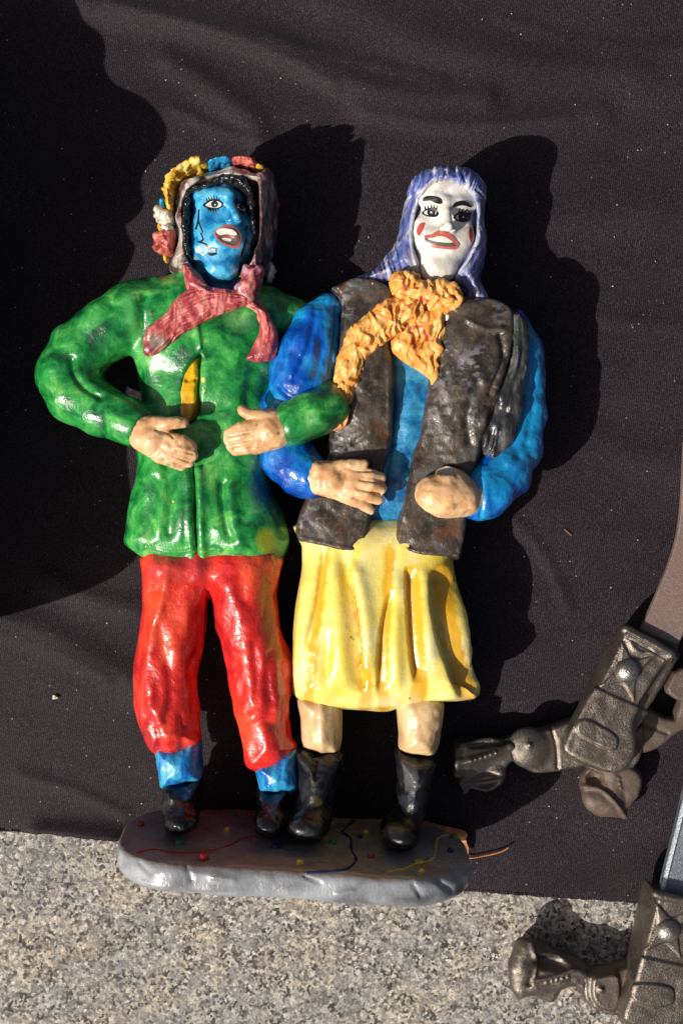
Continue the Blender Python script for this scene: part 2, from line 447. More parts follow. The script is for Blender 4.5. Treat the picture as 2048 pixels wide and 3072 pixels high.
F = {'black': flat_paint('black_line_paint', (.012, .012, .014), .3), 'white': flat_paint('white_line_paint', (.78, .75, .68), .3),
     'grey': flat_paint('grey_line_paint', (.12, .12, .12), .35), 'iris': flat_paint('iris_paint', (.045, .045, .05), .25),
     'lip': flat_paint('lip_paint', (.50, .125, .105), .3), 'lip_dark': flat_paint('dark_lip_paint', (.30, .06, .05), .32),
     'mouth': flat_paint('mouth_paint', (.10, .075, .06), .45), 'teeth': flat_paint('teeth_paint', (.72, .68, .6), .25),
     'cheek': flat_paint('cheek_paint', (.50, .075, .06), .35), 'red': flat_paint('red_line_paint', (.42, .03, .03), .3),
     'navy': flat_paint('navy_paint', (.01, .02, .085), .28), 'yellow': flat_paint('yellow_dot_paint', (.72, .52, .06), .3),
     'green': flat_paint('green_dot_paint', (.02, .22, .04), .3)}

# iron
def iron(name, base, rust, amt, rough=.42, metal=.85):
    m, nt, b = nodes(name)
    n1 = noise(nt, coords(nt), 70, 4, .6); n2_ = noise(nt, coords(nt), 5, 3, .6); n3 = noise(nt, coords(nt), 2.6, 2, .6)
    f = ramp(nt, n1, [(.62-amt, 0.0), (.80-amt*.8, 1.0)])
    col = mix(nt, f, base, rust)
    col = mix(nt, .5, col, ramp(nt, n2_, [(.3, .45), (.5, 1.0), (.7, 1.5)]), 'MULTIPLY')
    nt.links.new(col, b.inputs['Base Color'])
    nt.links.new(ramp(nt, f, [(0.0, metal), (1.0, metal*.35)]), b.inputs['Metallic'])
    nt.links.new(ramp(nt, n2_, [(.3, rough-.08), (.7, rough+.14)]), b.inputs['Roughness'])
    p = bump(nt, b, n2_, 1.7, .75); bump(nt, b, n3, 1.2, .8, p)
    return m
M['iron'] = iron('cast_iron', (.185, .158, .132), (.085, .06, .042), .12, .35)
M['iron_rust'] = iron('rusty_cast_iron', (.16, .13, .11), (.115, .078, .06), .36, .5, .6)
M['strap'] = iron('rusty_strap_iron', (.24, .18, .155), (.20, .135, .115), .38, .55, .45)
M['strap_dark'] = iron('dark_strap_iron', (.07, .06, .055), (.09, .06, .05), .2, .5, .6)
M['steel'] = iron('grey_steel', (.30, .33, .37), (.24, .25, .27), .12, .38, .8)
M['bolt'] = iron('bolt_steel', (.32, .29, .27), (.2, .15, .12), .05, .3, .9)

# cloth
m, nt, b = nodes('black_twill_cloth')
tw = mk(nt, 'ShaderNodeTexWave', wave_type='BANDS', bands_direction='X')
nt.links.new(coords(nt, (1, 1, 1), (0, 0, .12)), tw.inputs['Vector']); tw.inputs['Scale'].default_value = .052; tw.inputs['Distortion'].default_value = 5
tw.inputs['Detail'].default_value = 3; tw.inputs['Detail Scale'].default_value = .02
thr = noise(nt, coords(nt, (1, .5, 1), (0, 0, .2)), 3.0, 3, .8)
f = math_n(nt, 'ADD', math_n(nt, 'MULTIPLY', tw.outputs['Fac'], .10), math_n(nt, 'MULTIPLY', thr, .88))
base = ramp(nt, f, [(.34, (.0045, .0030, .0037)), (.48, (.0165, .0118, .0152)), (.60, (.043, .0315, .039)), (.70, (.12, .095, .104))])
sp = mk(nt, 'ShaderNodeTexVoronoi'); nt.links.new(coords(nt), sp.inputs['Vector']); sp.inputs['Scale'].default_value = 1/26.
gate = noise(nt, coords(nt), 60, 1)
spd = math_n(nt, 'MULTIPLY', ramp(nt, sp.outputs['Distance'], [(.05, 1.0), (.09, 0.0)]), ramp(nt, gate, [(.54, 0.0), (.6, 1.0)]))
big = noise(nt, coords(nt, (1, 2.2, 1), (0, 0, .4)), 420, 3, .5)
base = mix(nt, .55, base, ramp(nt, big, [(.3, .62), (.5, 1.0), (.7, 1.35)]), 'MULTIPLY')
base = mix(nt, spd, base, (.30, .27, .27))
nt.links.new(base, b.inputs['Base Color']); b.inputs['Roughness'].default_value = .62; b.inputs['Specular IOR Level'].default_value = .12
b.inputs['Sheen Weight'].default_value = .06; b.inputs['Sheen Roughness'].default_value = .5
p = bump(nt, b, f, 2.0, .7)
M['cloth'] = m
M['lint'] = flat_paint('lint_fibre', (.62, .55, .46), .8)

# granite
m, nt, b = nodes('grey_granite')
c = coords(nt)
wob = noise(nt, c, 16, 4, .7)
def vor(cell, feat='F1', jit=.0):
    v = mk(nt, 'ShaderNodeTexVoronoi', feature=feat)
    mm = mk(nt, 'ShaderNodeMix', data_type='VECTOR'); mm.inputs[0].default_value = .012*S*cell/S if False else .0
    vd = mk(nt, 'ShaderNodeVectorMath', operation='MULTIPLY_ADD')
    nn = mk(nt, 'ShaderNodeTexNoise'); nt.links.new(c, nn.inputs['Vector']); nn.inputs['Scale'].default_value = 1.6/cell; nn.inputs['Detail'].default_value = 4
    nt.links.new(nn.outputs['Color'], vd.inputs[0]); vd.inputs[1].default_value = (cell*1.1,)*3; nt.links.new(c, vd.inputs[2])
    nt.links.new(vd.outputs[0], v.inputs['Vector']); v.inputs['Scale'].default_value = 1.0/cell
    return v
v1 = vor(11.5); v2 = vor(7.5); v3 = vor(26)
sep = mk(nt, 'ShaderNodeSeparateColor'); nt.links.new(v1.outputs['Color'], sep.inputs[0])
cA = ramp(nt, sep.outputs[0], [(.0, (.085, .075, .065)), (.18, (.25, .23, .205)), (.36, (.42, .37, .305)), (.54, (.52, .475, .405)), (.72, (.33, .325, .31)), (.85, (.68, .64, .57))], 'CONSTANT')
v4 = vor(20); sep4 = mk(nt, 'ShaderNodeSeparateColor'); nt.links.new(v4.outputs['Color'], sep4.inputs[0])
cB = ramp(nt, sep4.outputs[1], [(.0, (.20, .19, .175)), (.25, (.33, .315, .29)), (.5, (.47, .415, .34)), (.75, (.56, .52, .45)), (1.0, (.40, .39, .37))])
cA = mix(nt, .32, cA, cB)
sep2 = mk(nt, 'ShaderNodeSeparateColor'); nt.links.new(v2.outputs['Color'], sep2.inputs[0])
drk = noise(nt, c, 60, 3, .6)
dk = math_n(nt, 'MULTIPLY', ramp(nt, sep2.outputs[1], [(.64, 0.0), (.70, 1.0)]), ramp(nt, drk, [(.38, .2), (.56, 1.0)]))
col = mix(nt, math_n(nt, 'MULTIPLY', dk, .96), cA, (.024, .021, .019))
sep3 = mk(nt, 'ShaderNodeSeparateColor'); nt.links.new(v3.outputs['Color'], sep3.inputs[0])
gr = ramp(nt, sep3.outputs[2], [(.0, 0.0), (.78, .45), (.93, .6)], 'CONSTANT')
col = mix(nt, gr, col, (.25, .245, .235))
fin = noise(nt, c, 7, 6, .85)
col = mix(nt, .85, col, ramp(nt, fin, [(.36, .3), (.5, 1.0), (.62, 1.65)]), 'MULTIPLY')
pat = noise(nt, c, 200, 3, .55)
col = mix(nt, .7, col, ramp(nt, pat, [(.35, (.78, .81, .86)), (.5, (.97, .97, .97)), (.65, (1.08, .98, .86))]), 'MULTIPLY')
nt.links.new(col, b.inputs['Base Color'])
nt.links.new(ramp(nt, sep2.outputs[2], [(.0, .55), (.86, .55), (.9, .22)], 'CONSTANT'), b.inputs['Roughness'])
hh = mix(nt, .5, fin, sep2.outputs[0])
p = bump(nt, b, hh, 7.0, .9); bump(nt, b, wob, 8.0, .6, p)
M['granite'] = m

# leaf
m, nt, b = nodes('dry_leaf')
n = noise(nt, coords(nt), 24, 4, .6)
nt.links.new(ramp(nt, n, [(.3, (.22, .075, .02)), (.55, (.42, .17, .05)), (.75, (.55, .27, .10))]), b.inputs['Base Color'])
b.inputs['Roughness'].default_value = .55; bump(nt, b, n, 4, .8); M['leaf'] = m

# ------------------------------------------------------------------ setting: granite ground and black cloth
def ground():
    n = 2; e = 6000
    o = pymesh('granite_ground', [(-e, -e, 0), (e, -e, 0), (e, e, 0), (-e, e, 0)], [[0, 1, 2, 3]], [M['granite']], smooth=False)
    tag(o, kind='structure')
ground()

EDGE = [(-700, 2470), (-300, 2478), (0, 2489), (60, 2493), (150, 2494), (230, 2503), (300, 2512), (360, 2516), (500, 2530), (800, 2590), (1100, 2650), (1370, 2668), (1450, 2674), (1560, 2682), (1700, 2692), (1850, 2702), (1960, 2708), (2100, 2716), (2500, 2730), (2900, 2740)]
def cloth():
    step = 12.0
    us = np.arange(-700, 2900, step); E = np.array(EDGE, float)
    ev = np.interp(us, E[:, 0], E[:, 1])
    rows = 250; top = -900.0
    U = np.repeat(us[None], rows, 0); T = np.linspace(0, 1, rows)[:, None]
    Vv = ev[None]*(1-T) + top*T
    Vv = Vv + (1-T)**40*np.interp(us, us, 2.5*n2(us/9., us*0, 3))[None]
    u = U.ravel(); v = Vv.ravel()
    P = np.stack([u, v, u*0], 1)
    z = 4.0 + 2.2*(fbm(P, (260, 170, 1), 11, 3)+1.5)
    def fold(pts, h, w, skew=.45):
        d = seg_dist(u, v, smooth_poly(pts, 6, False), False)
        return 1.7*h*np.exp(-(d/w)**2)
    z += fold([(240, 10), (480, 60), (760, 120), (1000, 230), (1200, 290), (1450, 300)], 15, 44)
    z += fold([(900, -60), (1200, 90), (1500, 180), (1900, 230)], 9, 70)
    z += fold([(500, 180), (640, 270), (760, 370), (800, 440)], 10, 40)
    z += fold([(1080, 330), (1330, 370), (1560, 372), (1800, 340)], 8, 36)
    z += fold([(-50, 1840), (120, 1890), (300, 1985), (430, 2060)], 9, 46)
    z += fold([(150, 1740), (300, 1800), (420, 1830)], 7, 36)
    z += fold([(1540, 1100), (1750, 1300), (2048, 1420)], 5, 60)
    z += fold([(1560, 700), (1800, 640), (2100, 650)], 5, 60)
    for pts_, h_, w_ in (([(330, 20), (620, 95), (860, 190), (1010, 270)], 6, 13), ([(820, 130), (1080, 190), (1330, 250)], 5, 14), ([(520, 330), (680, 400), (780, 430)], 5, 12), ([(1100, 350), (1380, 385), (1700, 360)], 5, 11), ([(0, 1900), (180, 1960), (330, 2040)], 5, 13), ([(1480, 1500), (1620, 1650), (1700, 1820)], 4, 14), ([(60, 2320), (250, 2380), (380, 2440)], 4, 14), ([(1500, 60), (1750, 130), (2048, 150)], 4, 16), ([(1620, 880), (1830, 960), (2048, 980)], 3.5, 15)): z += fold(pts_, h_, w_)
    z += fold([(120, 2492), (230, 2498), (340, 2512)], 16, 30)
    t = np.broadcast_to(T, U.shape).ravel()
    x = u-CX; y = CY-v
    ncol = len(us)
    V = np.stack([x, y, z], 1).tolist()
    Fc = []
    for r in range(rows-1):
        a = r*ncol
        for c_ in range(ncol-1): Fc.append([a+c_, a+c_+1, a+ncol+c_+1, a+ncol+c_])
    # turned-under hem along the near edge
    b0 = len(V)
    for c_ in range(ncol): V.append((x[c_], y[c_]-3, 2.2*.5+.8))
    for c_ in range(ncol): V.append((x[c_], y[c_]+60, .8))
    for c_ in range(ncol-1):
        Fc.append([c_+1, c_, b0+c_, b0+c_+1]); Fc.append([b0+c_+1, b0+c_, b0+ncol+c_, b0+ncol+c_+1])
    o = pymesh('black_cloth', V, Fc, [M['cloth']])
    tag(o, 'black twill cloth spread over the granite, lightly creased', 'cloth')
    # frayed threads along the edge
    rs = np.random.RandomState(3); FV = []; FF = []
    for i in range(420):
        uu = rs.uniform(-100, 2150); vv = np.interp(uu, E[:, 0], E[:, 1])
        L = rs.uniform(4, 11); a = rs.uniform(-.6, .6); k = len(FV)
        p0 = np.array([uu-CX, CY-vv+6, 8.]); p1 = p0 + [math.sin(a)*L, -6-math.cos(a)*L*.6, rs.uniform(-5, 2)]
        w = 1.1
        FV += [p0+[-w, 0, 0], p0+[w, 0, 0], p1+[w*.5, 0, 0], p1+[-w*.5, 0, 0], p0+[0, 0, w*2], p1+[0, 0, w]]
        FF += [[k, k+1, k+2, k+3], [k, k+4, k+5, k+3], [k+1, k+4, k+5, k+2]]
    f_ = pymesh('frayed_threads', FV, FF, [M['cloth']], parent=o, smooth=False); f_['kind'] = 'stuff'
cloth()

# ------------------------------------------------------------------ the figurine
root = thing('clay_figurine', 'painted clay figurine of two linked masked figures on one grey base, lying on its back', 'figurine', (-130*S, -950*S, 0))

# --- base slab
def base_part():
    v = Vol(330, 2400, 1440, 2760, -5, 475, 5.0)
    cx, cy = -132.0, -955.0; ro = math.radians(-3.4)
    x = v.X-cx; y = v.Y-cy + (v.Z-228)*0.08
    a = x*math.cos(ro)+y*math.sin(ro); b_ = -x*math.sin(ro)+y*math.cos(ro)
    c_ = v.Z-232
    A, C, R = 488., 226., 190.
    q = np.sqrt(np.clip(np.abs(a)-A+R, 0, None)**2 + np.clip(np.abs(c_)-C+R, 0, None)**2) - R
    q = np.maximum(q, np.maximum(np.abs(a)-A, np.abs(c_)-C))
    r = 20.
    w = np.maximum(q+r, 0); hh = np.maximum(np.abs(b_)-38+r, 0)
    f = np.sqrt(w*w+hh*hh) - r + np.minimum(np.maximum(q+r, np.abs(b_)-38+r), 0)
    m = v.build(f.astype(np.float32), 2)
    m.lumps(5, 150, 21, 2).lumps(1.2, 34, 22, 1)
    for p_, w_, d_ in (([(640, 2630), (700, 2640)], 10, -6), ([(912, 2628), (960, 2650)], 5, 5), ([(1240, 2655), (1262, 2690)], 7, 6), ([(560, 2600), (575, 2640)], 6, 4), ([(1010, 2680), (1060, 2672)], 6, -5), ([(1310, 2640), (1350, 2670)], 9, 6), ([(420, 2590), (450, 2620)], 8, 5)): m.groove(p_, w_, d_)
    n = m.N()
    top = np.clip((n[:, 1]-.35)*3, 0, 1)          # dirty brown wash on the upper face, colour lightened to offset its shade
    m.col((.33, .285, .24), top*np.clip(.75+.5*fbm(m.V, (160, 60, 120), 31), 0, .95))
    m.col((.30, .15, .085), top*np.clip(fbm(m.V, (110, 60, 90), 32)*1.2-.35, 0, .6))
    m.col((.09, .14, .20), top*np.clip(fbm(m.V, (90, 60, 80), 33)*1.2-.55, 0, .5))
    m.col((.55, .57, .6), np.clip(fbm(m.V, (120, 30, 60), 34)*1.1-.5, 0, .4)*(1-top))
    o = m.obj('base', M['base'], root)
    return m, o
base_m, base_o = base_part(); base_b = base_m.bvh()
z3 = lambda x, y: (x/1.3067+300, y/1.3067+2350)
dots = [((160, 165), 'red', 13), ((498, 188), 'yellow', 13), ((310, 237), 'green', 13), ((405, 297), 'red', 18), ((688, 252), 'navy', 13),
        ((782, 317), 'yellow', 13), ((912, 235), 'green', 12), ((1042, 197), 'yellow', 12), ((1062, 290), 'red', 12), ((1260, 350), 'yellow', 11),
        ((1372, 268), 'navy', 11), ((1385, 213), 'green', 10), ((585, 125), 'red', 10), ((525, 127), 'green', 9), ((1018, 213), 'navy', 10)]
for i, (p, c, r) in enumerate(dots):
    h = cast(base_b, *z3(*p)); r *= .85
    if c == 'base': V, Fc = blob_geo(np.array(h[0]) - np.array(h[1])*3, (r, r, r*.8), i); mt = M['base']
    else: V, Fc = blob_geo(np.array(h[0]) + np.array(h[1])*2, (r, r, r), i, .05, 8); mt = F[c]
    pymesh('confetti_dot', V, Fc, [mt], parent=base_o)
for pts, c, r in (([(140, 275), (210, 260), (290, 272), (400, 270), (500, 245), (560, 218), (620, 208), (680, 205)], 'red', 4.5),
                  ([(1000, 145), (950, 190), (980, 215), (985, 260), (1002, 300), (970, 335), (900, 345), (800, 352)], 'navy', 5.5),
                  ([(1365, 203), (1320, 220), (1312, 280), (1290, 305), (1245, 315), (1180, 340), (1120, 350)], 'yellow', 5.5)):
    P = [z3(*p) for p in smooth_poly(pts, 6, False)]
    Q = []
    for p in P:
        h = cast(base_b, *p); Q.append(np.array(h[0]) + np.array(h[1])*1.0)
    V, Fc = tube_pts(Q, r*(.62+.38*np.sin(np.arange(len(Q))*1.3+r)*np.sin(np.arange(len(Q))*.47))); pymesh('streamer', V, Fc, [F[c]], parent=base_o)
h = cast(base_b, *z3(1250, 312)); t_ = np.linspace(0, 2*math.pi, 15)
V, Fc = tube_pts([np.array(h[0]) + np.array([11*math.cos(a), 2.5, 11*math.sin(a)]) for a in t_], 4.2); pymesh('streamer', V, Fc, [F['yellow']], parent=base_o)

# --- trousers, socks, shoes of the green-jacketed figure
TR = [(450, 1640), (432, 1775), (417, 1890), (407, 1980), (404, 2070), (410, 2135), (425, 2195), (445, 2240), (465, 2254), (520, 2258), (570, 2240), (607, 2225), (602, 2200), (587, 2150), (577, 2090), (575, 2040), (585, 2000), (600, 1960), (610, 1920), (615, 1855), (622, 1808), (628, 1790), (636, 1808), (650, 1875), (670, 1950), (685, 2030), (700, 2100), (710, 2170), (735, 2205), (742, 2240), (740, 2285), (755, 2302), (800, 2295), (850, 2277), (888, 2245), (870, 2215), (862, 2165), (865, 2105), (874, 2080), (872, 2010), (868, 1965), (850, 1930), (835, 1865), (825, 1790), (822, 1640)]
v = Vol(395, 1620, 900, 2310, 40, 330, 4.0)
f = v.puff(TR, 175, 108, 78, zs=200, sm=3)
f = smin(f, v.chain([(530, 1760, 195, 75), (500, 1950, 195, 72), (505, 2110, 200, 72), (520, 2210, 190, 62)]), 30)
f = smin(f, v.chain([(720, 1740, 195, 85), (770, 1950, 195, 75), (785, 2110, 205, 70), (800, 2250, 190, 62)]), 30)
m = v.build(f, 2)
m.lumps(8, (50, 110, 60), 41, 2).lumps(2, 30, 42, 1)
for pts, w, d in (([(505, 1700), (487, 1800), (455, 1920), (445, 2010), (452, 2110), (480, 2170)], 9, -9), ([(478, 1880), (500, 1990), (515, 2090), (505, 2160)], 10, 9),
                  ([(560, 1700), (530, 1780), (520, 1850)], 16, 8), ([(700, 1960), (715, 2060), (740, 2130)], 11, 8), ([(760, 1930), (770, 2030), (765, 2120)], 10, 8),
                  ([(810, 1960), (800, 2040), (812, 2100)], 9, 7), ([(730, 2190), (790, 2165), (850, 2180)], 10, 7), ([(690, 1760), (720, 1860), (735, 1940)], 14, -8),
                  ([(628, 1690), (625, 1740), (628, 1790)], 14, 12), ([(440, 2150), (500, 2185), (590, 2190)], 10, 6), ([(545, 2150), (550, 2200), (548, 2250)], 7, 6), ([(470, 2190), (480, 2250)], 6, 5)):
    m.groove(pts, w*1.7, d*.85)
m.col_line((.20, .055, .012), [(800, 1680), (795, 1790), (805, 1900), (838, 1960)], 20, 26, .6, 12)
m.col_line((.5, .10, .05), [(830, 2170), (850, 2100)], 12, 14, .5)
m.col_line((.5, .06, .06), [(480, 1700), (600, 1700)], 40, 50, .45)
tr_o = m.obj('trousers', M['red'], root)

def shell(name, poly, zc, H, R, mat, seed, amp=2.5, h=4.0, extra=None, relax=2, label=None, hi=None, zs=None, post=None, lump=(30,)):
    P = np.array(poly); v = Vol(P[:, 0].min()-12, P[:, 1].min()-12, P[:, 0].max()+12, P[:, 1].max()+12, zc-H-8, hi or zc+H+10, h)
    f = v.puff(poly, zc, H, R, zs=zs)
    if extra: f = extra(v, f)
    m = v.build(f, relax)
    if amp: m.lumps(amp, lump[0], seed, 2, True)
    if post: post(m)
    o = m.obj(name, mat, root, label)
    return m, o
def sock_post(m): m.lumps(3, (14, 40, 30), 55, 1)
shell('sock', [(467, 2235), (477, 2310), (482, 2355), (500, 2360), (560, 2346), (607, 2337), (608, 2285), (600, 2215), (530, 2225)], 180, 78, 55, M['sock'], 51, 2, 3.5, post=sock_post)
shell('sock', [(760, 2280), (775, 2340), (777, 2370), (820, 2373), (865, 2373), (872, 2386), (885, 2367), (901, 2355), (895, 2290), (887, 2240), (820, 2260)], 185, 78, 55, M['sock'], 52, 2, 3.5, post=sock_post)
def shoe_post(c):
    def g(m):
        m.lumps(3, 18, 60, 2)
        for col, pts, w in c: m.col_line(col, pts, w, 8, .55, 6)
    return g
def toe(u, vv, z, r):
    return lambda v, f: smin(f, v.ell(u, vv, z, r), 26)
shell('shoe', [(497, 2345), (494, 2440), (500, 2472), (520, 2486), (550, 2489), (580, 2481), (595, 2450), (607, 2390), (607, 2335), (560, 2340)], 180, 95, 50, M['boot'], 53, 1, 3.5,
      toe(548, 2462, 285, (46, 30, 60)), hi=350, post=shoe_post([((.01, .06, .22), [(535, 2370), (560, 2385)], 16), ((.14, .012, .015), [(540, 2415), (575, 2425)], 7), ((.16, .10, .015), [(560, 2430), (580, 2440)], 7)]))
shell('shoe', [(775, 2360), (768, 2440), (766, 2480), (780, 2496), (810, 2499), (840, 2494), (852, 2465), (865, 2420), (865, 2360), (820, 2365)], 190, 95, 50, M['boot'], 54, 1, 3.5,
      toe(810, 2468, 290, (44, 30, 58)), hi=350, post=shoe_post([((.02, .05, .16), [(800, 2395), (830, 2395)], 15), ((.14, .015, .015), [(800, 2425), (835, 2425)], 6), ((.17, .12, .01), [(830, 2435), (850, 2445)], 8)]))

# --- jacket
TO = [(560, 790), (525, 812), (450, 838), (405, 862), (400, 950), (408, 1070), (420, 1130), (420, 1200), (405, 1290), (399, 1345), (405, 1410), (402, 1520), (390, 1580), (376, 1620), (390, 1645), (430, 1669), (470, 1677), (525, 1673), (592, 1665), (640, 1667), (690, 1680), (750, 1694), (790, 1691), (830, 1675), (845, 1640), (848, 1580), (832, 1530), (810, 1470), (802, 1420), (812, 1330), (815, 1250), (830, 1150), (868, 1050), (905, 985), (921, 935), (880, 890), (830, 860), (780, 845), (760, 800)]
SEAM = [(560, 1330), (577, 1390), (585, 1500), (587, 1580), (592, 1668)]
SLIT = [(602, 1030), (580, 1058), (560, 1085), (543, 1125), (537, 1180), (548, 1260), (575, 1268), (592, 1230), (602, 1155), (607, 1070)]
v = Vol(115, 780, 1030, 1705, 15, 400, 4.0)
f = v.puff(TO, 155, 120, 105, zs=185, sm=3)
f = smin(f, v.ell(610, 1040, 215, (170, 150, 72)), 50)
f = smin(f, v.ell(560, 1560, 205, (150, 150, 75)), 50)
f = smin(f, v.ell(740, 1590, 195, (105, 110, 75)), 50)
arm = v.chain([(470, 915, 180, 78), (400, 940, 195, 84), (320, 990, 205, 82), (240, 1055, 205, 82), (207, 1125, 205, 84), (232, 1190, 220, 78), (300, 1232, 255, 68), (370, 1258, 280, 60), (408, 1278, 290, 58)], 1.0, 24)
f = smin(f, arm, 26)
f = smin(f, v.chain([(880, 960, 165, 62), (930, 1040, 130, 62), (985, 1130, 120, 60), (1010, 1190, 180, 60)], 1.0, 20), 24)
f = np.minimum(f, v.chain([(1010, 1190, 190, 58), (985, 1222, 300, 60), (940, 1240, 325, 62), (885, 1265, 325, 58), (872, 1270, 325, 58)], 1.0, 12))
# sleeve openings and the open slit at the chest
f = ssub(f, v.chain([(412, 1283, 300, 40), (470, 1310, 330, 44)]), 5)
f = ssub(f, v.chain([(872, 1272, 330, 42), (820, 1290, 335, 44)]), 5)
f = ssub(f, v.puff(SLIT, 330, 85, 12), 5)
f = ssub(f, v.ell(655, 830, 330, (98, 60, 120)), 14)
m = v.build(f, 2)
m.lumps(7, 95, 61, 2).lumps(1.4, 28, 62, 1)
m.groove(SEAM, 6, 18)
u, vv = m.uv()
m.disp(9*np.exp(-((m.line_d(SEAM)-17)/11)**2)*(vv > 1400), True)
for pts, w, d in (([(440, 1640), (475, 1655), (530, 1660), (588, 1648)], 6, -7), ([(445, 1650), (500, 1664), (585, 1660)], 4, 5), ([(500, 1400), (512, 1480), (505, 1600)], 14, 9), ([(470, 1440), (455, 1520), (448, 1600)], 12, 8),
                  ([(668, 1450), (672, 1530), (690, 1610)], 10, 12), ([(660, 1650), (640, 1645), (605, 1655)], 6, -6), ([(690, 1470), (700, 1560), (720, 1620)], 14, -7), ([(540, 1420), (548, 1520), (545, 1620)], 14, -6),
                  ([(435, 890), (430, 960), (440, 1040)], 12, 9), ([(400, 960), (385, 1020), (395, 1060)], 16, -5), ([(215, 1080), (222, 1120), (250, 1160), (300, 1190)], 8, 10), 
                  ([(840, 900), (855, 960), (845, 1030)], 10, 8), ([(590, 980), (598, 1020), (604, 1060)], 6, -8), ([(470, 1090), (475, 1150), (480, 1200)], 20, 4), ([(760, 1100), (740, 1180), (760, 1250)], 12, 6)):
    m.groove(pts, w*1.35, d)
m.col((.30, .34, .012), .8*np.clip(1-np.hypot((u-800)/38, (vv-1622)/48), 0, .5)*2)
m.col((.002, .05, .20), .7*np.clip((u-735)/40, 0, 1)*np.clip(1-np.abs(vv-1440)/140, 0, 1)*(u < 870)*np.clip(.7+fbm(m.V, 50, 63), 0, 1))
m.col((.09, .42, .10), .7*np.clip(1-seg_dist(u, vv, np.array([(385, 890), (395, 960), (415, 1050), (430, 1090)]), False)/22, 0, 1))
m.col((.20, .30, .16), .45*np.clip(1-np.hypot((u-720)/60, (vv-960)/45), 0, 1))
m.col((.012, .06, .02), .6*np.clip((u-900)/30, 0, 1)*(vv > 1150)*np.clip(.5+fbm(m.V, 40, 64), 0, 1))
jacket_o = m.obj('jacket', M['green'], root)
jack_b = m.bvh()
# yellow shirt inside the slit
def slit_post(m_):
    m_.groove([(600, 1050), (603, 1130), (598, 1200), (580, 1265)], 5, 8); m_.groove([(560, 1140), (580, 1135), (600, 1145)], 6, 8)
    m_.lumps(3, 30, 70, 2)
shell('undershirt', [(604, 1022), (575, 1060), (550, 1100), (538, 1170), (540, 1268), (590, 1272), (612, 1200), (614, 1060)], 212, 70, 22, M['mustard'], 71, 2, 3.5, post=slit_post)
for p, r in (((610, 1140), 6), ((612, 1172), 3), ((520, 1505), 3)):
    decal('paint_spot', [(oval(p[0], p[1], r, r*1.2), 1.0, F['yellow'])], jack_b, jacket_o)

# --- hands
def hand(name, chains, puffs, seed, lines=(), flecks=(), knu=(), label=None, ells=(), holes=()):
    pts = [p for c in chains for p in c]
    U = [p[0] for p in pts] + [p[0] for q in puffs for p in q[0]]; Vv = [p[1] for p in pts] + [p[1] for q in puffs for p in q[0]]
    Z = [p[2] for p in pts] + [q[1] for q in puffs]
    v = Vol(min(U)-60, min(Vv)-60, max(U)+60, max(Vv)+60, min(Z)-75, max(Z)+75, 2.8)
    f = None
    for q in puffs:
        g = v.puff(q[0], q[1], q[2], q[3]); f = g if f is None else smin(f, g, 14)
    for c in chains:
        g = v.chain(c); f = g if f is None else smin(f, g, 7)
    for e in ells: f = smin(f, v.ell(*e), 12)
    for e in holes: f = ssub(f, v.ell(*e), 5)
    m = v.build(f, 1); m.lumps(2.2, 24, seed, 2)
    for p, w, d in lines: m.groove(p, w, d)
    rs = np.random.RandomState(seed)
    for c, u0, v0, r in flecks: 
        u, vv = m.uv(); m.col(c, .8*np.clip((r-np.hypot(u-u0, vv-v0)-r*.7*vnoise(m.V, 7, seed+3))/3, 0, 1))
    return m.obj(name, M['skin'], root, label)
hand('hand', [[(420, 1290, 300, 46), (465, 1318, 318, 48)], [(505, 1318, 338, 21), (548, 1325, 346, 18), (576, 1340, 336, 16)], [(505, 1338, 340, 21), (552, 1350, 346, 18), (578, 1364, 334, 16)], [(495, 1355, 338, 20), (540, 1372, 342, 18), (567, 1387, 328, 15)], [(480, 1368, 330, 20), (520, 1386, 334, 17), (545, 1398, 322, 14)],
              [(450, 1278, 322, 30), (495, 1272, 345, 20), (535, 1266, 348, 17), (550, 1268, 345, 14)]],
     [([(402, 1270), (425, 1248), (470, 1262), (515, 1292), (520, 1330), (510, 1375), (480, 1390), (430, 1360), (397, 1332)], 312, 40, 34)], 81,
     lines=[([(470, 1290), (505, 1300), (520, 1312)], 4, 4), ([(530, 1352), (580, 1362)], 3, 4), ([(520, 1370), (568, 1386)], 3, 4)],
     flecks=[((.03, .25, .06), 505, 1392, 9), ((.03, .25, .06), 488, 1380, 6), ((.03, .25, .06), 543, 1340, 4), ((.03, .25, .06), 500, 1365, 4), ((.55, .38, .1), 470, 1315, 5), ((.03, .2, .06), 530, 1325, 4), ((.2, .18, .2), 480, 1300, 4)],
     label='hand with green paint flecks, thumb raised over the jacket')
hand('hand', [[(872, 1283, 325, 44), (815, 1292, 340, 45)], [(785, 1275, 352, 20), (725, 1284, 358, 18), (688, 1300, 346, 15)], [(785, 1296, 355, 21), (720, 1306, 360, 18), (686, 1320, 346, 15)], [(785, 1318, 352, 20), (728, 1328, 356, 18), (694, 1340, 344, 15)], [(790, 1335, 346, 20), (740, 1346, 350, 17), (706, 1354, 338, 14)],
              [(830, 1258, 340, 28), (785, 1248, 352, 19), (748, 1243, 352, 16), (730, 1233, 350, 15), (728, 1230, 350, 14)]],
     [([(760, 1262), (810, 1244), (850, 1240), (882, 1275), (884, 1315), (860, 1338), (800, 1355), (755, 1362), (745, 1310)], 335, 38, 34)], 82,
     lines=[([(690, 1309), (750, 1297)], 3, 4), ([(690, 1331), (750, 1319)], 3, 4), ([(700, 1349), (760, 1336)], 3, 4)],
     flecks=[((.22, .11, .06), 835, 1300, 7), ((.22, .11, .06), 770, 1275, 5), ((.2, .1, .07), 868, 1318, 8), ((.22, .11, .06), 800, 1300, 4)],
     label='hand reaching from the linked arm, fingers pointing left')

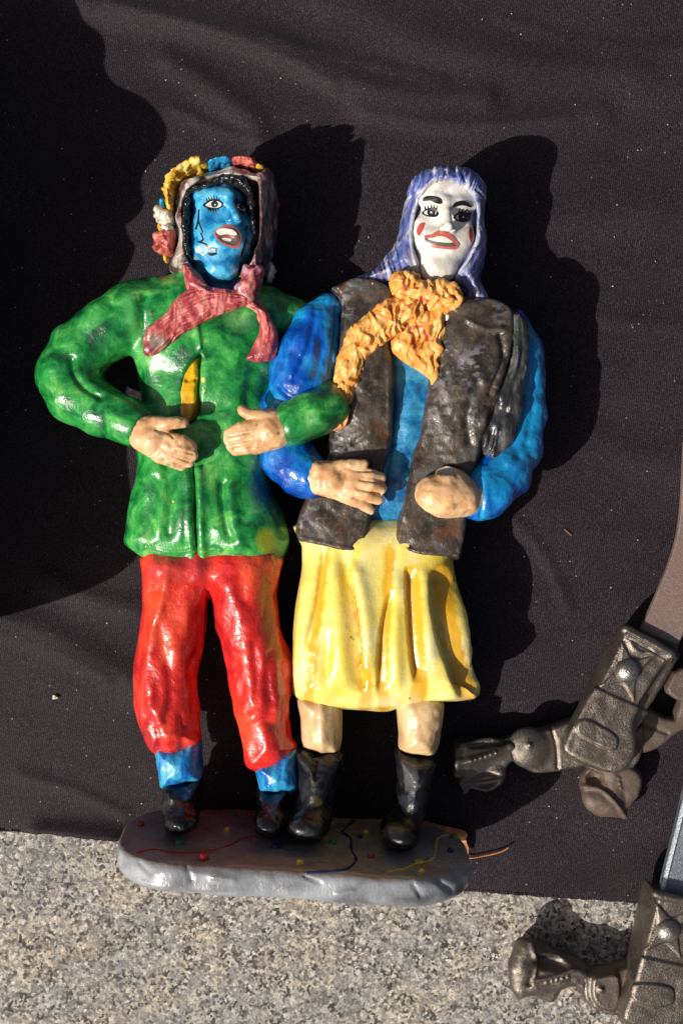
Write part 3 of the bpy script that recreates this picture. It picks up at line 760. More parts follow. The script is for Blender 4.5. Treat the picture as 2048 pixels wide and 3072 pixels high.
# --- neckerchief
def strands(m, pts, cell=(9, 110), amp=4.5, seed=0):
    """ridges running along a flow line"""
    P = smooth_poly(pts, 8, False); u, v = m.uv()
    best = np.full(len(u), 1e9); s = np.zeros(len(u)); t = np.zeros(len(u)); acc = 0
    for a, b_ in zip(P[:-1], P[1:]):
        e = b_-a; L = np.hypot(*e)+1e-6; w = ((u-a[0])*e[0]+(v-a[1])*e[1])/L; wc = np.clip(w, 0, L)
        dx = u-a[0]-wc*e[0]/L; dy = v-a[1]-wc*e[1]/L; d = np.hypot(dx, dy); sg = np.sign(e[0]*dy-e[1]*dx)
        k = d < best; best[k] = d[k]; s[k] = (sg*d)[k]; t[k] = (acc+wc)[k]; acc += L
    r = n2(s/cell[0] + .8*n2(t/60, s/40, seed+9), t/cell[1], seed)
    m.disp(amp*(1-2*np.abs(r)), True); return s, t
T1 = [(590, 862), (550, 885), (520, 910), (495, 945), (450, 980), (435, 1010), (431, 1058), (450, 1070), (485, 1056), (525, 1026), (575, 996), (625, 962), (700, 932), (750, 910), (735, 880), (665, 868)]
T2 = [(730, 905), (765, 892), (800, 930), (825, 975), (834, 1012), (828, 1072), (785, 1087), (742, 1080), (765, 1030), (779, 980), (768, 945), (742, 925)]
NB = [(548, 795), (575, 800), (605, 828), (632, 862), (690, 875), (760, 890), (740, 915), (640, 905), (575, 880), (562, 870), (552, 825)]
KN = [(728, 800), (760, 796), (792, 806), (778, 862), (764, 903), (735, 915), (705, 890), (700, 868), (725, 840)]
def t1_post(m):
    s, t = strands(m, [(740, 900), (620, 920), (520, 970), (440, 1050)], (8, 120), 5, 3)
    m.col((.16, .19, .15), .75*np.clip(1-np.hypot(m.uv()[0]-470, (m.uv()[1]-1025)*1.2)/42, 0, .6)*1.6)
    m.col((.24, .03, .05), .8*np.clip((18+7*vnoise(m.V, 20, 4)-np.hypot(m.uv()[0]-437, (m.uv()[1]-1048)*.6))/10, 0, 1))
def t2_post(m):
    strands(m, [(745, 905), (795, 960), (805, 1020), (785, 1090)], (11, 120), 7, 5)
    m.col((.22, .02, .04), .7*np.clip((m.uv()[1]-1020)/50, 0, 1))
shell('neckerchief', NB, 272, 48, 24, M['pink'], 72, 3, 3.2, post=lambda m: strands(m, [(560, 800), (590, 850), (660, 885), (750, 900)], (8, 90), 4, 6), label='rose red scarf band round the neck')
shell('neckerchief_tail', T1, 288, 30, 24, M['pink'], 73, 4, 3.2, post=t1_post, label='broad rose red scarf tail swept to the left')
shell('neckerchief_tail', T2, 272, 30, 22, M['pink'], 74, 3, 3.2, post=t2_post, label='narrow rose red scarf tail hanging down')
shell('neckerchief_knot', KN, 272, 48, 28, M['pink'], 75, 6, 3.2, post=lambda m: (m.lumps(5, 20, 76, 2), m.col((.35, .36, .5), np.clip(fbm(m.V, 22, 77)*1.4-.4, 0, .6))), label='lumpy knot of the rose red scarf')

# --- blue-faced head with the hood
FA = [(580, 585), (572, 630), (575, 672), (582, 722), (577, 762), (592, 786), (622, 806), (640, 834), (660, 838), (690, 839), (705, 818), (722, 797), (737, 772), (752, 735), (760, 705), (751, 672), (747, 622), (740, 590), (715, 560), (680, 550), (635, 565)]
v = Vol(545, 530, 790, 890, 120, 400, 2.6)
f = v.puff(FA, 200, 108, 56, hm=lambda u, w: 1.0 - .08*np.clip((u-700)/60, 0, 1) + .06*np.clip((680-u)/100, 0, 1))
f = smin(f, v.chain([(648, 815, 185, 74), (665, 862, 185, 64)]), 10)             # neck
f = smin(f, v.puff([(577, 740), (578, 780), (612, 800), (640, 834), (690, 838), (718, 800), (752, 738), (690, 720)], 225, 74, 22, zs=250), 12)   # jaw
f = smin(f, v.ell(610, 700, 268, (40, 52, 36)), 20)                              # cheek
f = smin(f, v.ell(735, 690, 250, (26, 40, 32)), 16)
f = smin(f, v.ell(683, 712, 292, (46, 38, 30)), 16)                              # muzzle
f = smin(f, v.ell(664, 792, 262, (46, 46, 40)), 16)                              # chin
f = smin(f, v.chain([(600, 592, 282, 18), (645, 583, 300, 18), (690, 588, 304, 16)]), 14)   # brow
f = ssub(f, v.ell(645, 618, 330, (38, 22, 26)), 14)
f = ssub(f, v.ell(724, 625, 312, (24, 24, 20)), 12)
f = smin(f, v.chain([(688, 580, 302, 10), (698, 622, 322, 10), (709, 650, 342, 11)]), 9)   # nose
f = smin(f, v.ell(694, 660, 318, (13, 9, 12)), 6); f = smin(f, v.ell(714, 660, 316, (10, 9, 12)), 6)
f = ssub(f, v.ell(683, 714, 330, (32, 24, 18)), 6)                               # open mouth
m = v.build(f, 1); m.lumps(2.5, 46, 91, 2).lumps(.6, 14, 92, 1)
m.groove([(615, 800), (650, 826), (690, 826), (720, 800)], 6, -4)
u, vv = m.uv()
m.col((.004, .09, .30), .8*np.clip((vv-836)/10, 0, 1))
m.col((.004, .10, .30), .5*np.clip(1-np.hypot((u-625)/40, (vv-660)/18), 0, 1))
m.col((.45, .5, .45), .35*np.clip(1-np.hypot((u-588)/14, (vv-775)/14), 0, 1))
m.col((.09, .47, .69), .5*np.clip(fbm(m.V, 30, 93)*1.5-.2, 0, 1))
face_a = m.obj('face', M['face_blue'], root, 'sky blue masked face with open red lips'); fb = m.bvh()
z1 = lambda P: [(x/4+440, y/4+460) for x, y in P]
def lash(bvh, base, tips, w=2.0):
    return [([(b_[0]-w, b_[1]), (b_[0]+w, b_[1]), (t[0]+.4, t[1]), (t[0]-.4, t[1])]) for b_, t in zip(base, tips)]
def eye(outline, white, iris, irisr, hl, lashes, bvh, parent, extra=()):
    L = [(z, 1.2, F['black']) for z in (outline,)]
    L += [(white, 2.0, F['white'])]
    L += [(oval(iris[0], iris[1], irisr, irisr), 2.8, F['black']), (oval(iris[0]+.5, iris[1]+.5, irisr*.62, irisr*.62), 3.4, F['iris']), (oval(iris[0], iris[1], irisr*.36, irisr*.4), 4.0, F['black'])]
    if hl: L += [(oval(hl[0], hl[1], hl[2], hl[2]), 4.6, F['white'])]
    L += [(l, 1.4, F['black']) for l in lashes] + list(extra)
    V = []; Fc = []; Mi = []; mats = []
    for poly, off, mat in L:
        if mat not in mats: mats.append(mat)
        a, b_ = decal_geo(bvh, poly, off, 5, 0 if len(poly) == 4 else 3); Fc += [[i+len(V) for i in q] for q in b_]; Mi += [mats.index(mat)]*len(b_); V += a
    return pymesh('eye', V, Fc, mats, Mi, parent, smooth=False)
eye(z1([(672, 625), (720, 580), (770, 552), (850, 552), (905, 585), (920, 612), (895, 650), (830, 675), (750, 665)]),
    z1([(705, 622), (750, 585), (800, 568), (860, 575), (897, 606), (880, 640), (820, 655), (750, 645)]),
    (440+815/4, 460+608/4), 10.5, (440+822/4, 460+612/4, 2.2),
    lash(fb, z1([(730, 575), (755, 562), (785, 552), (815, 548), (845, 552), (870, 562), (740, 655), (765, 665), (795, 672), (825, 674), (855, 668)]),
         z1([(712, 535), (738, 515), (768, 500), (800, 500), (835, 505), (868, 528), (742, 690), (765, 705), (798, 708), (832, 706), (862, 695)])), fb, face_a)
eye(z1([(1060, 600), (1100, 590), (1160, 610), (1200, 660), (1205, 705), (1150, 700), (1100, 665)]), z1([(1075, 615), (1110, 605), (1160, 640), (1190, 690), (1150, 692), (1105, 660)]),
    (440+1128/4, 460+642/4), 7.5, (440+1132/4, 460+640/4, 1.5), lash(fb, z1([(1065, 605), (1085, 598), (1115, 598), (1145, 606), (1175, 625), (1120, 690), (1150, 700)]), z1([(1045, 555), (1075, 525), (1110, 545), (1145, 555), (1180, 575), (1125, 735), (1155, 745)])), fb, face_a)
decal('mouth', [(z1([(808, 950), (870, 895), (960, 855), (1040, 868), (1102, 930), (1137, 1010), (1122, 1090), (1082, 1142), (1000, 1127), (910, 1090), (838, 1030)]), 1.6, F['lip']),
                (z1([(826, 950), (880, 912), (960, 892), (1040, 905), (1090, 955), (1112, 1020), (1095, 1085), (1060, 1115), (990, 1100), (915, 1070), (850, 1015)]), 2.4, F['mouth']),
                (z1([(840, 940), (900, 905), (1020, 915), (1082, 965), (1060, 985), (960, 967), (880, 982)]), 4.0, F['teeth']),
                (z1([(888, 992), (960, 975), (1060, 992), (1040, 1015), (950, 1010)]), 4.0, F['lip_dark']),
                (z1([(900, 1022), (960, 1018), (1020, 1035), (1005, 1060), (940, 1050)]), 4.0, F['teeth'])], fb, face_a)
for pts, w, mm in (([(628, 675), (624, 760), (618, 820), (592, 912)], [2.2, 3, 3, 4], 'black'), ([(622, 815), (645, 880), (675, 950)], [3, 2.4, 2], 'black'), ([(648, 955), (668, 1000), (676, 1040), (640, 1062), (615, 1058)], [2.4, 2, 3, 3, 2], 'black'),
                   ([(640, 1068), (700, 1088), (770, 1140), (848, 1160)], [3, 3.5, 7.5, 7], 'black'), ([(732, 1192), (780, 1215), (840, 1200)], [3, 6, 4], 'black'), ([(1205, 870), (1195, 905), (1185, 930)], [3, 5, 3], 'black'), ([(1195, 1030), (1165, 1120), (1130, 1235)], [3, 3, 4], 'black')):
    P = np.array(z1(pts)); lay = [(stroke_poly(P, np.array(w, float)*.75), 1.3, F[mm])]
    decal('painted_line', lay, fb, face_a)
decal('painted_line', [(stroke_poly(np.array(z1([(700, 1095), (765, 1142), (835, 1155)])), [1, 3.2, 3]), 2.4, F['grey'])], fb, face_a)

HO = [(545, 540), (580, 520), (615, 508), (657, 498), (697, 492), (740, 502), (772, 512), (797, 503), (815, 507), (823, 535), (832, 585), (829, 635), (829, 685), (818, 720), (808, 755), (803, 792), (786, 824), (740, 835), (640, 850), (560, 818), (517, 811), (499, 792), (524, 735), (530, 692), (519, 655), (524, 622), (532, 560)]
OP = [(543, 610), (555, 578), (582, 556), (622, 538), (665, 528), (712, 532), (752, 540), (775, 547), (778, 610), (780, 685), (768, 747), (745, 800), (690, 850), (620, 850), (572, 800), (552, 747), (548, 685)]
v = Vol(485, 480, 845, 860, 20, 400, 3.2)
f = v.puff(HO, 185, 140, 60, zs=258, dz=lambda u, w: 14*np.sin(w/37.)*np.clip((u-760)/40, 0, 1))
f = ssub(f, v.puff(OP, 330, 170, 30, zs=300), 7)
m = v.build(f, 2); m.lumps(5, 60, 101, 2, True).lumps(1.5, 20, 102, 2, True)
strands(m, [(505, 800), (535, 690), (545, 570), (620, 520), (720, 510), (800, 520), (815, 620), (800, 780)], (12, 90), 4, 104)
u, vv = m.uv(); s1 = np.clip(fbm(np.stack([u*.9+vv*.35, vv*.5-u*.2, m.V[:, 2]], 1), (26, 60, 60), 103)*1.6-.25, 0, .85)
m.col((.50, .45, .38), np.clip(s1*1.35, 0, .9)*(u < 780)); m.col((.30, .14, .16), np.clip(fbm(m.V, 34, 105)*1.3-.3, 0, .7)*(u > 640))
for p_, w_ in (([(537, 690), (540, 745), (528, 792)], 11), ([(578, 540), (560, 585), (552, 610)], 12), ([(625, 528), (660, 515), (692, 508)], 9), ([(735, 512), (768, 530)], 7), ([(530, 560), (524, 640), (534, 700)], 4), ([(545, 700), (552, 760)], 6)): m.col_line((.52, .47, .40), p_, w_, 9, .85, 6)
hood_o = m.obj('hood', M['hood'], root, 'mauve brown hood framing the blue face')
# fringe of black hair
HF = [(556, 600), (572, 572), (600, 562), (640, 545), (668, 532), (712, 534), (745, 545), (760, 580), (768, 640), (772, 700), (757, 690), (749, 640), (740, 595), (717, 574), (680, 566), (637, 581), (606, 592), (586, 592), (576, 620), (574, 700), (580, 780), (556, 770), (548, 690)]
shell('fringe', HF, 268, 58, 18, M['black_hair'], 106, 4, 3.0, post=lambda m: m.lumps(5, 12, 107, 2), label='glossy black hair under the hood')
# flowers stuck on the hood, each a lump of painted clay
def flower(name, poly, zc, H, mat, seed, label, amp=5, sc=15, tint=None):
    P = np.array(poly); v = Vol(P[:, 0].min()-14, P[:, 1].min()-14, P[:, 0].max()+14, P[:, 1].max()+14, zc-H-14, zc+H+14, 2.8)
    m = v.build(v.puff(poly, zc, H, min(H, 14)), 1); m.lumps(amp*.7, sc*1.4, seed, 2)
    cells = np.random.RandomState(seed).rand(26, 2)*(P.max(0)-P.min(0)) + P.min(0); u, vv = m.uv()
    d2 = np.stack([np.hypot(u-c[0], vv-c[1]) for c in cells]); i = d2.argmin(0); tl = np.random.RandomState(seed+1).randn(26, 2)
    m.disp(np.clip(((u-cells[i, 0])*tl[i, 0] + (vv-cells[i, 1])*tl[i, 1])*.2, -5, 5))
    if tint: m.col(tint, np.clip(fbm(m.V, 12, seed+4)*1.7-.5, 0, .8))
    o = m.obj(name, mat, hood_o, label); return o
flower('flower', [(497, 547), (513, 522), (550, 499), (588, 484), (613, 480), (622, 488), (626, 504), (600, 515), (562, 528), (538, 548), (516, 556)], 262, 62, M['flower_yellow'], 111, 'yellow clay flower along the top left of the hood', tint=(.72, .16, .02))
flower('flower', [(495, 570), (505, 556), (532, 552), (528, 585), (522, 620), (519, 640), (506, 630), (499, 600)], 235, 62, M['flower_yellow'], 112, 'yellow clay flower at the hood side')
flower('flower', [(626, 498), (636, 487), (657, 478), (688, 476), (698, 487), (690, 497), (660, 500), (632, 508)], 262, 56, M['flower_blue'], 113, 'blue clay flower on top of the hood', 3)
flower('flower', [(699, 483), (715, 474), (742, 478), (763, 483), (772, 495), (766, 508), (735, 503), (706, 498)], 262, 56, M['flower_red'], 114, 'red clay flower on top of the hood', 3)
flower('flower', [(768, 500), (780, 495), (796, 506), (785, 514), (770, 512)], 255, 46, M['flower_yellow'], 115, 'small yellow flower at the hood corner', 2)
flower('flower', [(478, 606), (484, 596), (498, 594), (501, 610), (494, 620), (482, 618)], 170, 32, M['flower_blue'], 116, 'small round blue flower', 1)
flower('flower', [(467, 622), (480, 624), (500, 633), (521, 643), (527, 672), (508, 680), (486, 672), (465, 660)], 225, 54, M['flower_white'], 117, 'white clay flower at the hood side', 4)
flower('flower', [(474, 674), (488, 672), (492, 690), (484, 696), (474, 688)], 180, 30, M['flower_yellow'], 118, 'tiny yellow flower between the white ones', 1)
flower('flower', [(486, 684), (505, 677), (524, 684), (522, 705), (507, 716), (490, 708)], 236, 42, M['flower_white'], 119, 'small round white flower', 1)
flower('flower', [(463, 728), (470, 706), (490, 700), (520, 696), (532, 700), (528, 740), (520, 770), (505, 768), (488, 762), (468, 755)], 228, 55, M['flower_red'], 120, 'round red flower at the hood side', 2, 25)
flower('flower', [(492, 768), (502, 766), (508, 780), (500, 790), (492, 780)], 190, 28, M['flower_yellow'], 121, 'tiny orange flower under the red one', 1)
flower('flower', [(826, 590), (834, 594), (838, 615), (832, 632), (824, 625)], 190, 30, M['flower_red'], 122, 'red flower at the far side of the hood', 1)
flower('flower', [(806, 790), (818, 790), (826, 812), (820, 838), (806, 850), (798, 835)], 180, 36, M['flower_white'], 123, 'white flower at the far side of the hood', 1)
flower('flower', [(812, 720), (819, 730), (820, 765), (812, 772), (806, 750)], 185, 26, M['flower_blue'], 124, 'blue flower at the far side of the hood', 1)

# ================================================================== second figure: brown vest, yellow skirt
# legs and boots
def leg_post(m): m.lumps(3, (30, 60, 30), 130, 1)
shell('leg', [(898, 2080), (901, 2150), (910, 2238), (965, 2252), (1020, 2248), (1027, 2130), (1025, 2080)], 185, 80, 56, M['leg_skin'], 131, 2, 4, post=lambda m: m.groove([(962, 2110), (966, 2250)], 14, -8))
shell('leg', [(1197, 2080), (1195, 2200), (1198, 2248), (1250, 2262), (1302, 2262), (1322, 2190), (1322, 2080)], 185, 80, 56, M['leg_skin'], 132, 3, 4)
BL = [(884, 2257), (905, 2244), (965, 2252), (1031, 2250), (1025, 2300), (1008, 2400), (1000, 2440), (985, 2485), (970, 2508), (930, 2514), (900, 2508), (868, 2486), (863, 2455), (880, 2400), (894, 2310)]
BR = [(1189, 2250), (1235, 2266), (1307, 2272), (1305, 2300), (1286, 2380), (1271, 2450), (1256, 2515), (1240, 2540), (1200, 2546), (1160, 2532), (1142, 2508), (1146, 2470), (1180, 2420), (1190, 2350), (1186, 2300)]
def boot_post(gs, cs):
    def g(m):
        m.lumps(4, 34, 133, 2)
        for p, w, d in gs: m.groove(p, w, d)
        for c, p, w in cs: m.col_line(c, p, w, 9, .5, 7)
    return g
shell('boot', BL, 195, 98, 62, M['boot'], 134, 1, 4, toe(925, 2478, 295, (62, 34, 62)), hi=365,
      post=boot_post([([(945, 2255), (948, 2330)], 9, 9), ([(890, 2262), (1028, 2258)], 6, -5)], [((.09, .065, .01), [(950, 2400), (980, 2450)], 12), ((.10, .01, .015), [(900, 2452), (960, 2450)], 5), ((.05, .05, .05), [(905, 2275), (930, 2300)], 14)]))
shell('boot', BR, 195, 98, 62, M['boot'], 135, 1, 4, toe(1200, 2505, 298, (54, 34, 60)), hi=365,
      post=boot_post([([(1195, 2262), (1303, 2280)], 6, -5), ([(1190, 2355), (1290, 2365)], 9, 5)], [((.16, .16, .17), [(1225, 2285), (1235, 2360)], 20), ((.09, .07, .015), [(1170, 2475), (1230, 2480)], 12), ((.04, .045, .06), [(1210, 2400), (1240, 2420)], 16)]))
# skirt
SK = [(912, 1560), (905, 1640), (905, 1725), (890, 1815), (880, 1900), (877, 1960), (871, 2025), (874, 2080), (895, 2105), (930, 2115), (965, 2127), (1065, 2132), (1165, 2130), (1220, 2116), (1290, 2112), (1340, 2113), (1390, 2111), (1436, 2100), (1442, 2065), (1417, 2010), (1416, 1940), (1402, 1850), (1381, 1795), (1367, 1750), (1364, 1680), (1366, 1560)]
v = Vol(860, 1540, 1455, 2145, 30, 340, 4.0)
f = v.puff(SK, 175, 112, 92, zs=225)
f = smin(f, v.ell(1120, 1880, 210, (185, 200, 92)), 50)
f = ssub(f, v.chain([(960, 2160, 180, 62), (960, 2110, 180, 60)]), 8); f = ssub(f, v.chain([(1260, 2160, 180, 66), (1260, 2095, 180, 62)]), 8)
m = v.build(f, 2); m.lumps(4, (60, 170, 90), 141, 1).lumps(.8, 26, 142, 1)
def pleat(m, pts, wl, wr, d, fade=40):
    P = smooth_poly(pts, 6, False); u, v = m.uv(); ul = np.interp(v, P[:, 1], P[:, 0]); e = u-ul
    w = np.where(e < 0, wl, wr); k = np.clip((v-P[0, 1])/fade+.3, 0, 1)*np.clip((P[-1, 1]-v)/fade+.5, 0, 1)
    m.disp(-d*np.exp(-(e/w)**2)*k, True)
pleat(m, [(1038, 1662), (1055, 1740), (1075, 1840), (1083, 1960), (1087, 2060)], 30, 7, 22); pleat(m, [(1060, 1690), (1085, 1790), (1098, 1900), (1108, 2020)], 22, 26, -14)
pleat(m, [(1222, 1705), (1225, 1800), (1235, 1950), (1247, 2030)], 7, 30, 20); pleat(m, [(1262, 1700), (1274, 1830), (1290, 1990)], 16, 28, -12)
pleat(m, [(1172, 1780), (1147, 1900), (1138, 2070)], 8, 26, 15); pleat(m, [(1190, 1720), (1185, 1880), (1190, 2060)], 20, 20, -9)
pleat(m, [(1312, 1712), (1316, 1825), (1345, 1950), (1388, 2085)], 16, 42, 34); pleat(m, [(1362, 1700), (1388, 1850), (1402, 1960), (1428, 2070)], 22, 20, -14)
pleat(m, [(970, 1645), (950, 1800), (920, 1920)], 8, 24, 9, 70); pleat(m, [(990, 1900), (975, 2040)], 24, 14, 9, 70); pleat(m, [(930, 1690), (908, 1850), (898, 2030)], 22, 20, -9, 80); pleat(m, [(1010, 1680), (1015, 1850), (1030, 2050)], 34, 20, -8, 80)
m.groove([(880, 2085), (960, 2108), (1065, 2116), (1180, 2112), (1300, 2096), (1420, 2088)], 9, -5)
ST = (.70, .36, .008)
for pts, w, c in (([(978, 1645), (958, 1800), (938, 1990), (926, 2110)], 11, ST), ([(1052, 1760), (1072, 1850), (1082, 1960), (1090, 2040)], 4, (.66, .34, .03)), ([(1088, 1980), (1098, 2050), (1096, 2130)], 15, ST), ([(1170, 1650), (1160, 1800), (1150, 1975), (1150, 2130)], 12, ST), ([(1236, 1715), (1245, 1850), (1257, 2000), (1256, 2110)], 20, ST), ([(1326, 1715), (1340, 1840), (1368, 1975), (1404, 2095)], 24, (.66, .34, .01)), ([(1000, 1960), (985, 2020)], 8, (.78, .6, .06))):
    m.col_line(c, pts, w+4, 11, .9, 6)
m.col_line((.62, .24, .05), [(1070, 1830), (1082, 1920), (1086, 2010)], 3, 5, .35)
u, vv = m.uv(); m.col((.80, .74, .42), .5*np.clip((vv-2060)/50, 0, 1)*np.clip(.5+fbm(m.V, 40, 143), 0, 1))
for p in ((1060, 1918), (1053, 1912), (1228, 2095), (1092, 2062)): m.col((.06, .04, .03), np.clip((4.5-np.hypot(u-p[0], vv-p[1]))/3, 0, 1))
skirt_o = m.obj('skirt', M['yellow'], root)
# shirt (body)
SH = [(1060, 880), (1040, 1000), (1030, 1200), (1010, 1400), (990, 1540), (1110, 1585), (1200, 1590), (1350, 1560), (1400, 1350), (1480, 1150), (1500, 980), (1400, 900), (1200, 870)]
shell('shirt', SH, 150, 112, 100, M['shirt_blue'], 151, 4, 4.5, lump=(60,), post=lambda m: (m.groove([(1178, 1050), (1180, 1200), (1172, 1330), (1145, 1500)], 8, 7), m.groove([(1240, 1180), (1225, 1300), (1195, 1450)], 20, -6)))
# vest, two fronts
VL = [(1022, 864), (1060, 850), (1100, 848), (1150, 865), (1178, 900), (1200, 1000), (1168, 1045), (1168, 1070), (1171, 1170), (1173, 1295), (1174, 1330), (1153, 1410), (1131, 1505), (1118, 1550), (1110, 1600), (1101, 1661), (1045, 1656), (980, 1643), (905, 1625), (892, 1610), (887, 1590), (899, 1540), (920, 1490), (962, 1400), (990, 1300), (1008, 1150), (1015, 1020), (1020, 930), (992, 884)]
VR = [(1330, 900), (1400, 918), (1450, 908), (1506, 925), (1530, 965), (1522, 1060), (1490, 1150), (1445, 1290), (1425, 1390), (1402, 1490), (1393, 1570), (1382, 1632), (1371, 1678), (1330, 1671), (1260, 1668), (1192, 1652), (1172, 1625), (1185, 1560), (1205, 1480), (1225, 1370), (1245, 1320), (1270, 1230), (1300, 1165), (1325, 1060), (1325, 975)]
def vest_l(v, f):
    return smin(f, v.ell(1090, 1180, 235, (80, 190, 62)), 40)
def vest_r(v, f):
    return smin(f, v.ell(1385, 1120, 240, (105, 190, 68)), 40)
def vest_post(seed, gs):
    def g(m):
        m.lumps(5, 80, seed, 2, True); m.lumps(1.5, 24, seed+1, 2, True)
        for p, w, d in gs: m.groove(p, w, d)
        m.col((.30, .30, .34), np.clip(fbm(m.V, (70, 80, 70), seed+2, 2)*1.6-.3, 0, 1)*np.clip(fbm(m.V, (16, 9, 16), seed+3, 3)*2.2-.2, 0, .5))
        m.col((.13, .05, .02), np.clip(fbm(m.V, (50, 60, 60), seed+5, 3)*1.8-1.0, 0, .5))
    return g
shell('vest_front', VL, 165, 122, 16, M['vest'], 152, 2, 3.6, vest_l, relax=1, hi=320, post=vest_post(153, [([(1020, 930), (1012, 1050), (1005, 1180)], 8, 6), ([(1165, 1080), (1168, 1300)], 7, -5), ([(892, 1608), (980, 1636), (1098, 1652)], 6, -5), ([(1060, 1330), (1100, 1300)], 8, 5)]), label='dark brown vest front under the orange scarf')
shell('vest_front', VR, 170, 124, 16, M['vest'], 156, 2, 3.6, vest_r, relax=1, hi=330, post=vest_post(157, [([(1335, 970), (1330, 1060), (1300, 1170), (1250, 1310), (1210, 1470), (1178, 1620)], 8, -6), ([(1195, 1645), (1280, 1660), (1370, 1668)], 6, -5), ([(1500, 1000), (1510, 1080), (1470, 1180)], 10, 10), ([(1400, 960), (1450, 985), (1500, 985)], 10, -8), ([(1430, 1150), (1400, 1250), (1410, 1330)], 14, 8)]), label='dark brown vest front, wider, next to the grey sash')
# grey sash over the far shoulder
SA = [(1500, 918), (1528, 925), (1572, 966), (1582, 1045), (1574, 1120), (1564, 1180), (1566, 1254), (1545, 1300), (1528, 1345), (1505, 1388), (1465, 1386), (1437, 1350), (1426, 1310), (1436, 1260), (1464, 1195), (1503, 1110), (1518, 1030), (1505, 965)]
shell('sash', SA, 235, 58, 30, M['sash'], 161, 4, 3.6, post=lambda m: strands(m, [(1535, 930), (1552, 1050), (1520, 1180), (1470, 1385)], (15, 160), 9, 162), label='dark grey shiny sash falling from the shoulder')
# sleeves
def sleeve(name, pts, seed, grooves, mat, label, cut=None, cols=()):
    U = [p[0] for p in pts]; Vv = [p[1] for p in pts]; Z = [p[2] for p in pts]; R = max(p[3] for p in pts)
    v = Vol(min(U)-R-20, min(Vv)-R-20, max(U)+R+20, max(Vv)+R+20, min(Z)-R-10, max(Z)+R+12, 4.0)
    f = v.chain(pts, 1.0, 24)
    if cut: f = ssub(f, v.chain(cut), 5)
    m = v.build(f, 2); m.lumps(5, 60, seed, 2).lumps(2, 22, seed+1, 2)
    for p, w, d in grooves: m.groove(p, w, d)
    for c, p, w, a in cols: m.col_line(c, p, w, 20, a, 10)
    return m.obj(name, mat, root, label)
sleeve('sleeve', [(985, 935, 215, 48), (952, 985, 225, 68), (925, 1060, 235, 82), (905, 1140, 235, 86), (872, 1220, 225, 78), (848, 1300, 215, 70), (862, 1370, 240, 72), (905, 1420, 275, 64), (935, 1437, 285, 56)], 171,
       [([(945, 940), (925, 1040), (880, 1140)], 9, 7), ([(1010, 920), (1008, 1000), (990, 1120)], 7, 7), ([(960, 1010), (960, 1080), (945, 1130)], 12, 6), ([(835, 1160), (870, 1190), (940, 1190), (990, 1160)], 8, 6)], M['blue'], 'blue sleeve linked through the green arm', [(940, 1437, 292, 38), (1000, 1450, 300, 40)],
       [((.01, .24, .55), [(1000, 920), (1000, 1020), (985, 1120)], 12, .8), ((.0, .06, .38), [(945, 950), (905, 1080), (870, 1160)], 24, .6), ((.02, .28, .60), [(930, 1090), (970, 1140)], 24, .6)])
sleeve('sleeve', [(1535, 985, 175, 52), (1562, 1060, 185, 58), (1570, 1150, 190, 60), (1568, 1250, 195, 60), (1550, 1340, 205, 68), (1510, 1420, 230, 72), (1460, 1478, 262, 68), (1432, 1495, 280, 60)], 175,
       [([(1600, 1100), (1598, 1220), (1580, 1330)], 12, 6), ([(1560, 1370), (1530, 1400), (1480, 1420)], 10, 5), ([(1440, 1440), (1448, 1500), (1440, 1550)], 6, 6)], M['blue'], 'blue sleeve bent at the far side under the grey sash', [(1428, 1495, 290, 40), (1380, 1500, 300, 44)],
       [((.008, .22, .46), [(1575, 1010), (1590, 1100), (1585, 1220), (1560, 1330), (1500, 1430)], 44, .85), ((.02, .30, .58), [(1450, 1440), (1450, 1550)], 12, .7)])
# hands of the second figure
hand('hand', [[(938, 1430, 300, 44), (1000, 1440, 318, 48)], [(1065, 1424, 340, 20), (1110, 1424, 344, 18), (1140, 1434, 330, 15)], [(1060, 1446, 344, 21), (1112, 1456, 348, 19), (1142, 1466, 332, 17)], [(1050, 1468, 342, 20), (1100, 1484, 346, 18), (1132, 1496, 330, 16)], [(1030, 1485, 334, 19), (1078, 1508, 336, 16), (1112, 1532, 320, 12)],
              [(1000, 1410, 330, 26), (1050, 1396, 345, 17), (1090, 1393, 345, 14)]],
     [([(934, 1388), (990, 1385), (1060, 1392), (1100, 1405), (1105, 1450), (1080, 1500), (1040, 1510), (980, 1490), (932, 1470)], 315, 40, 34)], 181,
     lines=[([(1040, 1405), (1075, 1412), (1120, 1412)], 4, 5), ([(1080, 1440), (1145, 1448)], 3, 4), ([(1070, 1466), (1140, 1482)], 3, 5), ([(1060, 1492), (1120, 1512)], 3, 4)],
     flecks=[((.72, .48, .05), 1122, 1474, 6), ((.72, .48, .05), 1125, 1497, 5), ((.5, .18, .12), 1000, 1428, 5), ((.3, .14, .08), 1040, 1440, 3)], label='hand with spread fingers over the vest opening')
hand('hand', [[(1430, 1492, 290, 46), (1390, 1492, 300, 50)]],
     [([(1272, 1430), (1246, 1465), (1247, 1502), (1275, 1534), (1315, 1551), (1370, 1554), (1410, 1546), (1437, 1528), (1440, 1480), (1412, 1436), (1382, 1411), (1342, 1396), (1312, 1406), (1299, 1425)], 310, 58, 55)], 182,
     ells=[(1330, 1490, 345, (70, 50, 36))], holes=[(1338, 1404, 352, (38, 20, 44))],
     lines=[([(1310, 1440), (1340, 1450), (1375, 1446)], 10, 2.5)],
     flecks=[((.72, .48, .05), 1295, 1490, 7), ((.72, .48, .05), 1340, 1510, 6), ((.30, .16, .08), 1362, 1520, 10), ((.72, .48, .05), 1380, 1478, 4), ((.3, .16, .08), 1290, 1475, 3), ((.45, .43, .40), 1340, 1412, 22)], label='clenched fist with a hollow at its top')

